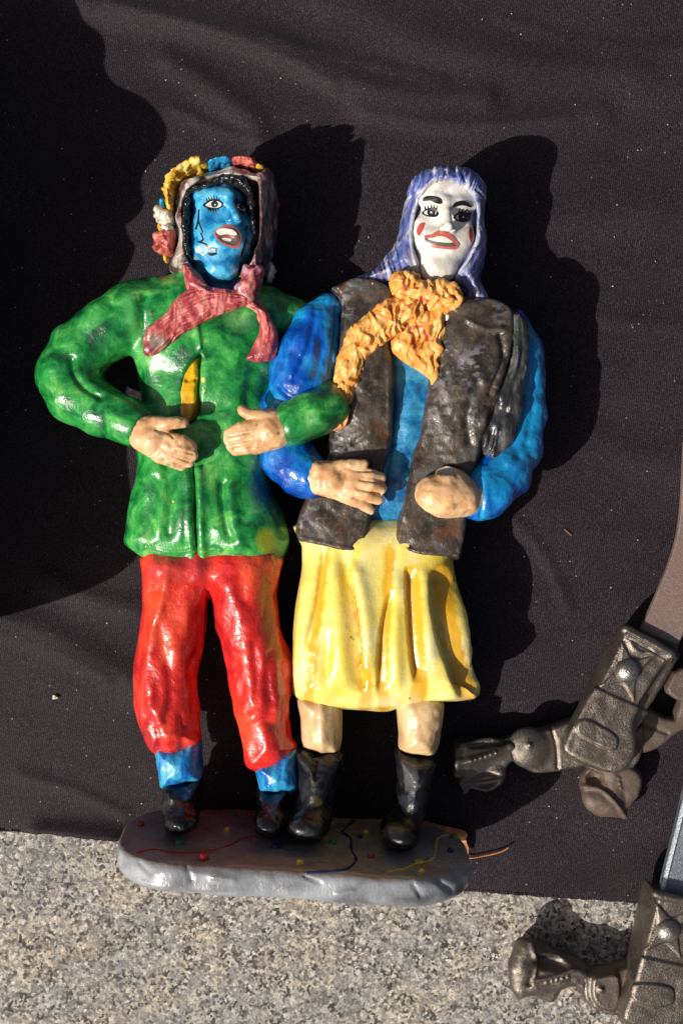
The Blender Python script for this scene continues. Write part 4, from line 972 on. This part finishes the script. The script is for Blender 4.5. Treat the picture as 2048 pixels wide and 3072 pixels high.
# --- orange scarf
def ruffles(m, flow, seed, cell=(17, 34), amp=.34):
    """overlapping clay flakes: every cell is tilted along the flow"""
    P = smooth_poly(flow, 8, False); u, v = m.uv(); rs = np.random.RandomState(seed)
    best = np.full(len(u), 1e9); s = np.zeros(len(u)); t = np.zeros(len(u)); acc = 0
    for a, b_ in zip(P[:-1], P[1:]):
        e = b_-a; L = np.hypot(*e)+1e-6; w = ((u-a[0])*e[0]+(v-a[1])*e[1])/L; wc = np.clip(w, 0, L)
        dx = u-a[0]-wc*e[0]/L; dy = v-a[1]-wc*e[1]/L; d = np.hypot(dx, dy); sg = np.sign(e[0]*dy-e[1]*dx)
        k = d < best; best[k] = d[k]; s[k] = (sg*d)[k]; t[k] = (acc+wc)[k]; acc += L
    s = s + 7*n2(t/25, s/25, seed); t = t + 9*n2(t/30, s/22, seed+2)
    th = -.35 + .5*n2(t/70, s/50, seed+4)          # clay pinched into short upright strokes
    su = u*np.cos(.3)+v*np.sin(.3) + 6*n2(u/30, v/30, seed+5); tv = -u*np.sin(.3)+v*np.cos(.3) + 8*n2(u/26, v/34, seed+6)
    C = []
    for i in np.arange(su.min()-20, su.max()+20, cell[0]):
        off = rs.rand()*cell[1]
        for j in np.arange(tv.min()-40, tv.max()+40, cell[1]): C.append((i+rs.uniform(-.35, .35)*cell[0], j+off+rs.uniform(-.3, .3)*cell[1]))
    C = np.array(C); B = np.full(len(s), 1e9); B2 = np.full(len(s), 1e9); I = np.zeros(len(s), int)
    for n_, c_ in enumerate(C):
        d = np.sqrt(((su-c_[0])/cell[0])**2 + ((tv-c_[1])/cell[1])**2); k = d < B
        B2 = np.where(k, B, np.minimum(B2, d)); B[k] = d[k]; I[k] = n_
    r1 = rs.rand(len(C))
    wa = su/cell[0] + 1.1*n2(su/45, tv/38, seed+7); wb = tv/cell[1] + .5*n2(su/30, tv/50, seed+8)
    ra = 1-np.abs(n2(wa, wb, seed+11))*2.4; rb = 1-np.abs(n2(wa*1.9+7, wb*2.1, seed+12))*2.2
    d = 6.5*np.clip(ra, -.7, 1) + 3.0*np.clip(rb, -.6, 1) + 2*(r1[I]-.5)
    m.disp(np.clip(d, -9, 12), True); return I, r1
S1 = [(1190, 888), (1130, 918), (1090, 952), (1050, 988), (1030, 1030), (1010, 1080), (1000, 1145), (1006, 1220), (998, 1290), (1020, 1288), (1045, 1273), (1052, 1220), (1080, 1148), (1106, 1082), (1130, 1052), (1165, 1022), (1220, 985), (1270, 940), (1260, 895)]
S2 = [(1172, 1018), (1178, 1062), (1215, 1090), (1260, 1117), (1288, 1140), (1297, 1162), (1322, 1120), (1337, 1060), (1338, 970), (1330, 920), (1270, 930), (1210, 970)]
SN = [(1175, 828), (1215, 816), (1255, 826), (1272, 846), (1330, 842), (1372, 862), (1388, 895), (1384, 930), (1350, 948), (1310, 950), (1250, 925), (1195, 915), (1176, 888), (1166, 852)]
def sc_post(flow, seed, spots, grad=False, cell=(15, 42)):
    def g(m):
        I, r = ruffles(m, flow, seed, cell)
        m.col((.70, .26, .03), np.clip(fbm(m.V, (12, 26, 20), seed+20)*1.5-.6, 0, .5)); m.col((.84, .50, .17), np.clip(fbm(m.V, (14, 34, 20), seed+22)*1.5-.35, 0, .7))
        u, v = m.uv()
        if grad: m.col((.78, .22, .06), .7*np.clip((v-1120)/150, 0, 1)*np.clip(.7+vnoise(m.V, 20, 3), 0, 1))
        for p, w in spots: m.col_line((.45, .02, .02), p, w, 4, .9, 3)
    return g
shell('orange_scarf_tail', S2, 262, 50, 28, M['orange'], 191, 5, 3.0, post=sc_post([(1260, 930), (1255, 1020), (1280, 1100), (1297, 1165)], 192, [([(1232, 983), (1265, 978)], 5), ([(1270, 990), (1280, 1020)], 6), ([(1237, 1015), (1248, 1055)], 5)], cell=(20, 46)), label='orange scarf tail hanging inside the vest opening')
shell('orange_scarf_tail', S1, 292, 40, 30, M['orange'], 194, 5, 3.0, post=sc_post([(1250, 920), (1150, 960), (1080, 1040), (1035, 1160), (1020, 1290)], 195, [], True), label='long orange scarf tail curving down the vest')
shell('orange_scarf', SN, 270, 62, 34, M['orange'], 197, 6, 3.0, post=sc_post([(1170, 860), (1240, 880), (1320, 890), (1390, 910)], 198, [([(1208, 838), (1216, 870)], 4), ([(1262, 893), (1282, 902)], 5), ([(1348, 890), (1362, 893)], 4)], cell=(19, 28)), label='orange ruffled scarf wound round the neck')

# --- white-faced head and violet hair
zb = lambda P: [(x/3.4386+1050, y/3.4386+480) for x, y in P]
FB = [(1312, 545), (1280, 566), (1254, 614), (1240, 664), (1237, 727), (1244, 785), (1256, 829), (1276, 850), (1312, 846), (1352, 838), (1372, 814), (1400, 771), (1418, 727), (1424, 669), (1424, 625), (1405, 582), (1370, 550)]
v = Vol(1215, 515, 1450, 890, 110, 400, 2.6)
f = v.puff(FB, 195, 100, 66)
f = smin(f, v.chain([(1312, 820, 190, 58), (1305, 875, 185, 60)]), 14)
f = smin(f, v.chain([(1272, 600, 270, 20), (1310, 596, 292, 20), (1338, 612, 304, 18)]), 14)
f = smin(f, v.chain([(1338, 612, 304, 17), (1375, 608, 292, 19), (1415, 612, 265, 18)]), 14)
f = smin(f, v.ell(1338, 574, 266, (62, 38, 34)), 20)
f = smin(f, v.puff([(1240, 715), (1245, 785), (1260, 832), (1284, 850), (1352, 841), (1376, 812), (1405, 765), (1420, 718), (1330, 700)], 212, 72, 26, zs=235), 14)   # jaw
f = smin(f, v.ell(1266, 700, 262, (30, 46, 34)), 18); f = smin(f, v.ell(1392, 705, 268, (26, 36, 34)), 16)
f = smin(f, v.ell(1326, 722, 286, (58, 36, 30)), 16)
f = smin(f, v.ell(1314, 805, 268, (46, 44, 38)), 18)
f = ssub(f, v.ell(1291, 636, 332, (36, 24, 32)), 12); f = ssub(f, v.ell(1384, 652, 326, (36, 26, 32)), 14)
f = smin(f, v.chain([(1338, 606, 306, 11), (1341, 645, 324, 11), (1345, 680, 346, 13)]), 9)
f = smin(f, v.ell(1332, 686, 322, (12, 9, 12)), 6); f = smin(f, v.ell(1358, 688, 320, (11, 9, 12)), 6)
f = ssub(f, v.ell(1325, 728, 334, (44, 12, 20)), 5)
m = v.build(f, 1); m.lumps(2, 46, 201, 2).lumps(.5, 13, 202, 1)
u, vv = m.uv()
m.col((.42, .38, .30), .6*np.clip(fbm(m.V, (30, 40, 40), 203)*1.3-.35, 0, 1)*np.clip((1268-u)/30 + (580-vv)/40, 0, 1))
face_b = m.obj('face', M['white'], root, 'white masked face with red lips and cheek spots'); fb2 = m.bvh()
for P in ([(750, 402), (785, 376), (860, 374), (925, 394), (950, 430), (942, 454), (890, 446), (830, 420), (760, 426)], [(1052, 475), (1080, 438), (1130, 424), (1190, 432), (1225, 455), (1242, 488), (1150, 466), (1062, 487)]):
    decal('eyebrow', [(zb(P), 3.0, F['black'])], fb2, face_b)
eye(zb([(738, 548), (780, 508), (830, 492), (880, 495), (908, 525), (912, 562), (880, 588), (810, 585), (765, 572)]), zb([(762, 546), (800, 518), (850, 508), (885, 530), (880, 562), (830, 572), (785, 564)]),
    (1050+838/3.4386, 480+540/3.4386), 12.5, (1050+840/3.4386, 480+545/3.4386, 2.8),
    lash(fb2, zb([(778, 515), (805, 505), (835, 497), (862, 495), (888, 505)]), zb([(768, 470), (800, 462), (838, 452), (868, 462), (898, 472)]), 2.6), fb2, face_b)
eye(zb([(1060, 592), (1090, 555), (1140, 535), (1200, 545), (1236, 585), (1225, 625), (1170, 642), (1110, 632), (1075, 612)]), zb([(1085, 592), (1120, 560), (1180, 560), (1210, 600), (1170, 622), (1110, 615)]),
    (1050+1158/3.4386, 480+588/3.4386), 14, (1050+1160/3.4386, 480+590/3.4386, 2.4),
    lash(fb2, zb([(1120, 545), (1150, 540), (1180, 545), (1208, 558), (1226, 575)]), zb([(1130, 492), (1165, 500), (1200, 505), (1225, 520), (1246, 530)]), 3.0), fb2, face_b)
decal('cheek_spot', [(zb([(745, 648), (768, 652), (762, 690), (735, 750), (710, 782), (690, 760), (688, 715), (715, 665)]), 1.5, F['cheek'])], fb2, face_b)
decal('cheek_spot', [(zb([(1235, 698), (1255, 710), (1265, 770), (1252, 840), (1238, 848), (1222, 800), (1220, 730)]), 1.5, F['cheek'])], fb2, face_b)
decal('mouth', [(zb([(765, 780), (830, 805), (930, 782), (1000, 800), (1060, 842), (1118, 875), (1090, 912), (1000, 910), (880, 895), (800, 860)]), 1.2, F['mouth']),
                (zb([(798, 812), (860, 800), (930, 786), (1000, 806), (1056, 848), (990, 853), (870, 838)]), 2.4, F['teeth']),
                (zb([(763, 782), (830, 772), (900, 735), (950, 730), (1005, 742), (1060, 792), (1122, 866), (1100, 882), (1050, 842), (990, 802), (930, 780), (850, 806), (780, 802)]), 2.8, F['lip']),
                (zb([(765, 812), (800, 845), (870, 872), (960, 890), (1060, 890), (1116, 874), (1098, 912), (1050, 922), (960, 915), (870, 905), (795, 872)]), 2.4, F['lip'])], fb2, face_b)
# hair
HB = [(1326, 499), (1288, 506), (1259, 529), (1236, 561), (1219, 596), (1207, 643), (1195, 698), (1178, 733), (1149, 774), (1123, 803), (1085, 820), (1056, 838), (1060, 856), (1090, 866), (1137, 862), (1170, 862), (1200, 850), (1240, 860), (1330, 870), (1380, 880), (1399, 926), (1440, 936), (1480, 935), (1496, 920), (1469, 887), (1449, 849), (1447, 814), (1462, 756), (1463, 707), (1455, 666), (1456, 620), (1448, 579), (1428, 547), (1399, 521), (1364, 507)]
HOP = [(1308, 552), (1276, 572), (1251, 608), (1237, 655), (1234, 727), (1246, 775), (1256, 830), (1260, 900), (1360, 900), (1368, 830), (1404, 775), (1428, 727), (1434, 669), (1433, 625), (1420, 594), (1396, 572), (1350, 552)]
v = Vol(1040, 485, 1510, 950, 40, 380, 3.0)
f = v.puff(HB, 175, 120, 62, zs=225)
f = smin(f, v.ell(1340, 572, 228, (108, 62, 102)), 20)
f = ssub(f, v.puff(HOP, 330, 118, 30, zs=270), 8)
m = v.build(f, 2); u, vv = m.uv()
dF = poly_sdf(u, vv, smooth_poly(HOP, 3))
w = np.clip((590-vv)/25, 0, 1)*np.clip((1440-u)/20, 0, 1)
r = n2(dF/7.5+.6*n2(vv/40, u/40, 5), vv/130, 8)*(1-w) + n2((u+.25*vv)/8, vv/60, 9)*w
m.disp(4.5*(1-2*np.abs(r))*np.clip(.35+m.N()[:, 2], .25, 1), False); m.lumps(2, 30, 212, 2)
for p in ([(1338, 512), (1335, 530), (1345, 555)], [(1364, 512), (1366, 535), (1372, 556)], [(1388, 522), (1396, 550), (1402, 575)], [(1300, 515), (1282, 545)]): m.groove(p, 4, 12)
st = np.clip(n2(dF/9, vv/90, 14)*(1-w) + n2((u+.2*vv)/10, vv/50, 15)*w, -1, 1)
m.col((.62, .60, .66), np.clip(st*2.2-.7, 0, .8)); m.col((.20, .14, .32), np.clip(-st*2.2-.8, 0, .55)); m.col((.09, .035, .04), np.clip(n2(dF/4, vv/70, 17)*2.4-1.5, 0, .8))
m.col((.05, .12, .45), .6*np.clip(1-np.hypot((u-1400)/50, (vv-535)/40), 0, 1))
m.col((.42, .25, .34), .5*np.clip((u-1380)/30, 0, 1)*np.clip((vv-740)/60, 0, 1)*np.clip(.4+st, 0, 1))
m.col((.66, .62, .60), .75*np.clip((20+6*st-dF)/12, 0, 1)*np.clip((600-vv)/25, 0, 1)); m.col((.55, .50, .48), .7*np.clip((34+10*st-dF)/20, 0, 1)*np.clip((vv-740)/40, 0, 1)*(u < 1300))
m.obj('hair', M['hair'], root, 'long straight violet blue hair with a cut fringe')
shell('collar_scrap', [(1325, 948), (1345, 940), (1360, 965), (1352, 985), (1335, 975)], 285, 20, 10, M['white'], 221, 2, 2.8)
shell('shoulder_scrap', [(1092, 850), (1112, 838), (1128, 855), (1116, 872), (1098, 872)], 262, 22, 12, M['flower_red'], 222, 2, 2.8, post=lambda m: m.col((.62, .42, .36), np.full(len(m.V), .8)))

# ------------------------------------------------------------------ iron brackets at the right
def ipart(name, poly, zc, H, R, mat, parent, seed=0, extra=None, post=None, h=3.4, hi=None, lo=None, relax=1, amp=1.2, sm=2):
    P = np.array(poly); v = Vol(P[:, 0].min()-15, P[:, 1].min()-15, P[:, 0].max()+15, P[:, 1].max()+15, lo if lo is not None else zc-H-8, hi or zc+H+10, h)
    f = v.puff(poly, zc, H, R, sm=sm)
    if extra: f = extra(v, f)
    m = v.build(f, relax)
    if amp: m.lumps(amp, 30, seed, 2)
    if post: post(m)
    return m.obj(name, mat, parent)
def frame(o, ax):
    """pixel point from bracket-local (across, along)"""
    ax = np.array(ax, float); ax /= np.hypot(*ax); ac = np.array([-ax[1], ax[0]])
    return lambda a, l: tuple(np.array(o) + ac*a + ax*l)
def plateau(m, poly, h, soft=3.0, sm=4):
    u, v = m.uv(); d = poly_sdf(u, v, smooth_poly(poly, sm) if sm else np.array(poly, float)); m.disp(h*np.clip(-d/soft+.5, 0, 1), True)
def bracket_relief(T, low, ov):
    def g(m):
        su = 56; C = [(-su, -74), (su, -74), (su, 80), (-su, 80)]; star = []
        for i in range(4):      # concave-sided star round the rivet
            a, b_ = C[i], C[(i+1) % 4]; mid = ((a[0]+b_[0])/2*.55, (a[1]+b_[1])/2*.50)
            q = smooth_poly([a, ((a[0]+mid[0])/2*.93, (a[1]+mid[1])/2*.93), mid, ((b_[0]+mid[0])/2*.93, (b_[1]+mid[1])/2*.93), b_], 3, False)[:-1]
            star += [T(*x) for x in q]
        plateau(m, star, 5.5, 3, 0)
        plateau(m, low, 7, 5, 0)
        plateau(m, ov, 7, 3.5)
    return g
irA = thing('iron_bracket', 'dark cast iron hinged bracket with rusty strap and two feet, lying on black cloth', 'bracket', (800*S, -650*S, 0), 'cast iron hinged brackets')
T = frame((1880, 2015), (.415, -.909))
plate = [(1868, 1877), (1893, 1880), (2016, 1953), (2004, 1975), (1975, 2000), (1925, 2080), (1893, 2140), (1886, 2168), (1893, 2210), (1892, 2250), (1875, 2285), (1849, 2306), (1812, 2304), (1777, 2292), (1700, 2258), (1682, 2228), (1720, 2150), (1757, 2082), (1800, 2020), (1835, 1950)]
skirtp = [(1872, 1880), (2020, 1950), (2032, 1965), (2022, 1985), (1975, 2065), (1925, 2145), (1900, 2185), (1895, 2240), (1878, 2285), (1848, 2308), (1800, 2305), (1695, 2252), (1757, 2090)]
ov = [(1735, 2165), (1765, 2160), (1830, 2195), (1850, 2218), (1845, 2245), (1815, 2245), (1755, 2215), (1730, 2195)]
def plateA(v, f):
    f = smin(f, v.puff(skirtp, 95, 40, 16), 22)
    f = smin(f, v.chain([(1875, 1890, 178, 14), (2010, 1962, 178, 14)]), 6)
    f = ssub(f, v.chain([(1762, 2080, 192, 3), (1905, 2140, 192, 3)]), 8)
    return f
def plA_post(m):
    bracket_relief(T, [T(-120, -82), T(120, -82), T(120, -400), T(-120, -400)], ov)(m)
    u, v = m.uv(); a = (u-1830)*.415*-1 + 0
    m.groove([(1880, 1902), (2000, 1968)], 4, 5); m.groove([(1872, 1914), (1990, 1980)], 3, -3)
    m.groove([(1890, 1930), (1915, 1955), (1960, 1960)], 9, -6)
ipart('plate', plate, 140, 38, 9, M['iron'], irA, 231, plateA, plA_post, 3.0, 200, 45)
V, Fc = blob_geo(W(1880, 2012, 180), (36, 36, 30), 3, .005, 12); pymesh('rivet', V, Fc, [M['bolt']], parent=irA)
ipart('hinge_plate', [(1700, 2262), (1760, 2230), (1880, 2200), (1920, 2165), (1926, 2220), (1918, 2265), (1895, 2302), (1858, 2324), (1815, 2326), (1760, 2305)], 70, 22, 8, M['iron'], irA, 237)
armA = [(1530, 2206), (1590, 2192), (1660, 2170), (1715, 2152), (1800, 2160), (1850, 2220), (1800, 2285), (1763, 2292), (1672, 2311), (1596, 2316), (1562, 2296), (1540, 2268), (1530, 2240)]
def armx(v, f):
    f = smin(f, v.ell(1584, 2242, 106, (60, 60, 30)), 6)
    return ssub(f, v.chain([(1668, 2170, 128, 10), (1690, 2300, 128, 10)]), 6)
def arm_post(m): m.groove([(1586, 2234), (1587, 2235)], 8, -10, False); m.groove([(1650, 2175), (1668, 2240), (1672, 2305)], 5, 6)
ipart('arm', armA, 80, 34, 12, M['iron'], irA, 232, armx, arm_post, 3.2, 140, 30)
clawA = [(1535, 2206), (1500, 2215), (1443, 2211), (1400, 2213), (1367, 2218), (1352, 2263), (1353, 2311), (1372, 2352), (1390, 2382), (1410, 2362), (1457, 2373), (1505, 2345), (1514, 2305), (1530, 2282), (1545, 2270)]
def claw(m, P, beads):
    for p, w, d in P: m.groove(p, w, d)
    u, v = m.uv()
    for b_ in beads: m.disp(4.5*np.exp(-((np.hypot(u-b_[0], v-b_[1]))/4.5)**2), True)
def clAx(v, f):
    f = smin(f, v.chain([(1518, 2244, 85, 26), (1480, 2255, 95, 32), (1395, 2280, 105, 42)]), 12)
    f = ssub(f, v.ell(1450, 2228, 125, (52, 14, 26), .1), 6)
    return ssub(f, v.ell(1440, 2350, 120, (60, 26, 30), .25), 10)
ipart('foot', clawA, 72, 52, 22, M['iron'], irA, 233, clAx, lambda m: claw(m, [([(1375, 2290), (1450, 2270), (1530, 2240)], 11, -13), ([(1365, 2230), (1372, 2280), (1365, 2320)], 11, -12), ([(1385, 2240), (1450, 2222), (1530, 2214)], 8, -10), ([(1400, 2335), (1460, 2330), (1500, 2320)], 14, -12)],
      [(1412+i*15, 2283-i*5) for i in range(6)]), 3.0, 160, 8, amp=2)
footB = [(1758, 2300), (1737, 2354), (1753, 2402), (1768, 2430), (1791, 2447), (1844, 2449), (1875, 2450), (1880, 2420), (1912, 2385), (1923, 2330), (1900, 2295), (1850, 2285)]
def ftx(v, f):
    f = smin(f, v.ell(1805, 2405, 85, (62, 38, 34), -.3), 10); f = smin(f, v.chain([(1830, 2310, 80, 20), (1850, 2400, 85, 18)]), 8)
    return ssub(f, v.ell(1785, 2338, 110, (32, 26, 40)), 6)
ipart('foot', footB, 58, 40, 18, M['iron_rust'], irA, 234, ftx, lambda m: claw(m, [([(1742, 2358), (1800, 2370), (1845, 2410), (1872, 2448)], 7, -7)], [(1855, 2335), (1858, 2350), (1862, 2365)]), 3.0, 135, 8, amp=2)
armB = [(1915, 2120), (1960, 2130), (2012, 2150), (2040, 2060), (2060, 2040), (2120, 2060), (2100, 2150), (2020, 2200), (1988, 2228), (1945, 2252), (1905, 2245)]
ipart('arm', armB, 50, 30, 14, M['iron_rust'], irA, 235, None, lambda m: m.groove([(1925, 2170), (2000, 2200)], 6, 6), 3.6)
barB = [(2000, 2040), (2040, 2000), (2160, 2030), (2160, 2130), (2060, 2110), (1996, 2080)]
ipart('arm', barB, 105, 22, 8, M['iron_rust'], irA, 236, None, None, 3.6)
def slab(name, path, w, zs, th, mat, parent, rim=0):
    """flat bar along pixel path (with height), rectangular section with eased edges"""
    P = np.array([W(p[0], p[1], z) for p, z in zip(path, zs)]); t = np.gradient(P, axis=0); t /= np.linalg.norm(t, axis=1)[:, None]
    V = []; Fc = []; pr = [(-w, 0), (-w, th-3), (-w+3, th), (-w+9, th+rim), (-w+15, th), (w-15, th), (w-9, th+rim), (w-3, th), (w, th-3), (w, 0)]
    n = len(pr)
    for i in range(len(P)):
        a = np.cross(t[i], [0, 0, 1.]); a /= np.linalg.norm(a); b_ = np.cross(a, t[i])
        for x, y in pr: V.append(P[i]+a*x+b_*y)
    for i in range(len(P)-1):
        for j in range(n): Fc.append([i*n+j, (i+1)*n+j, (i+1)*n+(j+1) % n, i*n+(j+1) % n])
    Fc.append(list(range(n))); Fc.append([(len(P)-1)*n+j for j in range(n)][::-1])
    return pymesh(name, V, Fc, [mat], parent=parent, smooth=False)
pth = smooth_poly([(1955, 1945), (1985, 1880), (2020, 1800), (2052, 1722), (2078, 1640), (2092, 1560), (2100, 1450), (2105, 1330)], 5, False)
slab('strap', pth, 58, np.linspace(128, 118, len(pth)), 22, M['strap'], irA)
pth2 = smooth_poly([(1945, 1965), (1955, 1945), (1970, 1910)], 3, False)
slab('strap_collar', pth2, 61, np.linspace(130, 129, len(pth2)), 25, M['strap_dark'], irA)

irB = thing('iron_bracket', 'dark cast iron hinged bracket with grey steel bar, resting on bare granite', 'bracket', (860*S, -1250*S, 0), 'cast iron hinged brackets')
T = frame((2001, 2791), (.205, -.979))
plateB = [(1958, 2684), (1968, 2668), (2020, 2678), (2110, 2700), (2116, 2760), (2090, 2850), (2060, 2900), (2052, 2960), (2046, 3020), (2030, 3054), (1992, 3070), (1920, 3065), (1860, 3040), (1875, 2980), (1905, 2880), (1935, 2770)]
sideB = [(1934, 2640), (1960, 2660), (2110, 2690), (2110, 2860), (2050, 3030), (2000, 3075), (1900, 3070), (1843, 3036), (1880, 2900), (1912, 2740)]
ovB = [(1893, 2965), (1905, 2950), (1960, 2950), (2010, 2962), (2020, 2985), (2010, 3012), (1960, 3018), (1910, 3005), (1895, 2990)]
def plateBx(v, f):
    f = smin(f, v.puff(sideB, 110, 45, 14), 22)
    f = smin(f, v.chain([(1965, 2682, 212, 11), (2110, 2712, 212, 11)]), 6)
    return ssub(f, v.chain([(1900, 2880, 224, 3), (2070, 2910, 224, 3)]), 8)
ipart('plate', plateB, 175, 38, 9, M['iron'], irB, 241, plateBx, lambda m: (bracket_relief(T, [T(-140, -92), T(140, -92), T(140, -400), T(-140, -400)], ovB)(m), m.groove([(1948, 2700), (1925, 2800), (1900, 2890)], 6, -6)), 3.0, 235, 60)
V, Fc = blob_geo(W(2001, 2790, 212), (35, 35, 30), 4, .01, 12); pymesh('rivet', V, Fc, [M['bolt']], parent=irB)
armC = [(1725, 2905), (1760, 2905), (1830, 2895), (1900, 2880), (1960, 2920), (1950, 3020), (1860, 3030), (1830, 3038), (1790, 3025), (1757, 3005), (1740, 2980), (1735, 2940)]
def armcx(v, f): return smin(f, v.puff([(1775, 2930), (1800, 2922), (1852, 2922), (1850, 3020), (1800, 3020), (1772, 2985)], 128, 18, 8), 5)
ipart('arm', armC, 95, 38, 12, M['iron'], irB, 242, armcx, lambda m: m.groove([(1801, 2967), (1802, 2968)], 8, -10, False), 3.2, 155, 40)
clawC = [(1586, 2820), (1560, 2832), (1538, 2858), (1527, 2906), (1532, 2955), (1545, 2990), (1560, 2985), (1590, 2975), (1629, 2994), (1658, 2994), (1682, 2958), (1712, 2948), (1745, 2975), (1760, 2940), (1770, 2900), (1729, 2872), (1690, 2860), (1634, 2832)]
def clCx(v, f):
    f = smin(f, v.chain([(1750, 2925, 95, 28), (1690, 2930, 105, 28), (1600, 2945, 110, 30)]), 12)
    f = smin(f, v.chain([(1575, 2845, 105, 34), (1560, 2900, 112, 38), (1560, 2950, 105, 32)]), 10)
    f = ssub(f, v.ell(1655, 2893, 140, (55, 24, 40), -.1), 6)
    return ssub(f, v.ell(1588, 2958, 150, (9, 7, 20)), 4)
ipart('foot', clawC, 75, 58, 24, M['iron'], irB, 243, clCx, lambda m: claw(m, [([(1612, 2940), (1660, 2930), (1720, 2910)], 6, -6), ([(1590, 2830), (1605, 2880), (1600, 2940)], 7, -8)], [(1638+i*16, 2947-i*4) for i in range(5)]), 3.0, 170, 8, amp=2)
pth = smooth_poly([(2040, 2720), (2055, 2640), (2095, 2480), (2130, 2330), (2160, 2180)], 5, False)
slab('bar', pth, 72, np.linspace(150, 150, len(pth)), 26, M['steel'], irB, 5)

# ------------------------------------------------------------------ small things: leaf, crumbs, lint
def leaf():
    out = smooth_poly([(1225, 2440), (1272, 2462), (1330, 2478), (1385, 2490), (1402, 2505), (1396, 2518), (1405, 2548), (1400, 2566), (1370, 2560), (1320, 2555), (1260, 2540), (1215, 2500)], 3)
    b = [Vector(p) for p in out]; n = len(b)
    gx, gy = np.meshgrid(np.arange(1215, 1405, 14), np.arange(2440, 2566, 14)); g = np.stack([gx.ravel(), gy.ravel()], 1).astype(float)
    g = g[poly_sdf(g[:, 0], g[:, 1], out) < -5]
    r = delaunay_2d_cdt(b + [Vector(p) for p in g], [(i, (i+1) % n) for i in range(n)], [], 1, 1e-4)
    V = []
    for p in r[0]:
        z = 22 + 12*math.sin(p[0]/22.)*math.sin(p[1]/26.) + .10*(p[0]-1225)
        V.append(W(p[0], p[1], z))
    nv = len(V); V += [np.array(q)-[0, 0, 3] for q in V]; Fc = [list(q)[::-1] for q in r[2]] + [[i+nv for i in q] for q in r[2]]
    o = thing('dry_leaf', 'dry orange brown leaf with thin stalk beside the grey base', 'leaf', (300*S, -900*S, 0))
    pymesh('blade', V, Fc, [M['leaf']], parent=o)
    P = smooth_poly([(1390, 2560), (1405, 2574), (1450, 2568), (1500, 2556), (1526, 2542)], 6, False)
    Q = [W(p[0], p[1], 18+10*i/len(P)) for i, p in enumerate(P)]
    V, Fc = tube_pts(Q, 2.4); pymesh('stalk', V, Fc, [M['leaf']], parent=o)
leaf()
V, Fc = blob_geo(W(166, 2092, 14), (9, 6, 4), 5, .4, 6)
tag(pymesh('crumb', V, Fc, [M['lint']], smooth=False), 'pale crumb lying on the cloth left of the red trousers', 'crumb')
V, Fc = tube_pts([W(p[0], p[1], 13) for p in smooth_poly([(1692, 1588), (1700, 1595), (1714, 1608)], 4, False)], 1.3, 5)
tag(pymesh('straw', V, Fc, [M['leaf']]), 'tiny dry straw on the cloth right of the blue sleeve', 'straw')
rs = np.random.RandomState(9); V = []; Fc = []
for i in range(170):
    u = rs.uniform(0, 2048); w = rs.uniform(0, 2460); c_ = W(u, w, rs.uniform(12, 18)); a, b_ = blob_geo(c_, (rs.uniform(1.2, 2.8), rs.uniform(1.2, 2.2), 1.2), i, .3, 3)
    Fc += [[k+len(V) for k in q] for q in b_]; V += a
tag(pymesh('lint', V, Fc, [M['lint']], smooth=False), 'specks of pale lint scattered over the cloth', kind='stuff')

# ------------------------------------------------------------------ the object just outside the left edge that throws the big shadow
def shadow_caster():
    sh = [(264, 0), (268, 59), (313, 98), (333, 163), (327, 202), (353, 245), (418, 274), (470, 313), (513, 385), (500, 451), (451, 509), (434, 562), (447, 627), (398, 666), (395, 699), (421, 745), (392, 823), (369, 856), (365, 950), (390, 1090), (392, 1250), (394, 1400), (415, 1550), (425, 1672), (298, 1736), (170, 1779), (0, 1810), (-350, 1830), (-600, 1500), (-620, 900), (-560, 200), (-300, -260), (150, -240)]
    zc = 520.; L = 559/math.tan(SUN_EL)
    k = D/(D-zc)
    poly = [((u-SHD[0]*L-CX)*k+CX, (v+SHD[1]*L-CY)*k+CY) for u, v in sh]
    P = np.array(poly)
    v = Vol(P[:, 0].min()-20, P[:, 1].min()-20, P[:, 0].max()+20, P[:, 1].max()+20, 430, 610, 9.0)
    m = v.build(v.puff(poly, zc, 60, 30, sm=3), 1)
    o = thing('large_figurine', 'larger figure on a stand just past the left edge, seen only as a shadow', 'figurine', (-1500*S, -200*S, 0))
    m.obj('body', M['vest'], o)
    b = [((u-SHD[0]*L-CX)*k+CX, (v_+SHD[1]*L-CY)*k+CY) for u, v_ in ((-60, 400), (150, 420), (160, 1500), (-60, 1600), (-350, 1500), (-350, 500))]
    P = np.array(b); v = Vol(P[:, 0].min()-20, P[:, 1].min()-20, P[:, 0].max()+20, P[:, 1].max()+20, -5, 480, 16.0)
    v.build(v.puff(b, 235, 235, 30, zs=520, sm=0), 1).obj('stand', M['base'], o)
shadow_caster()
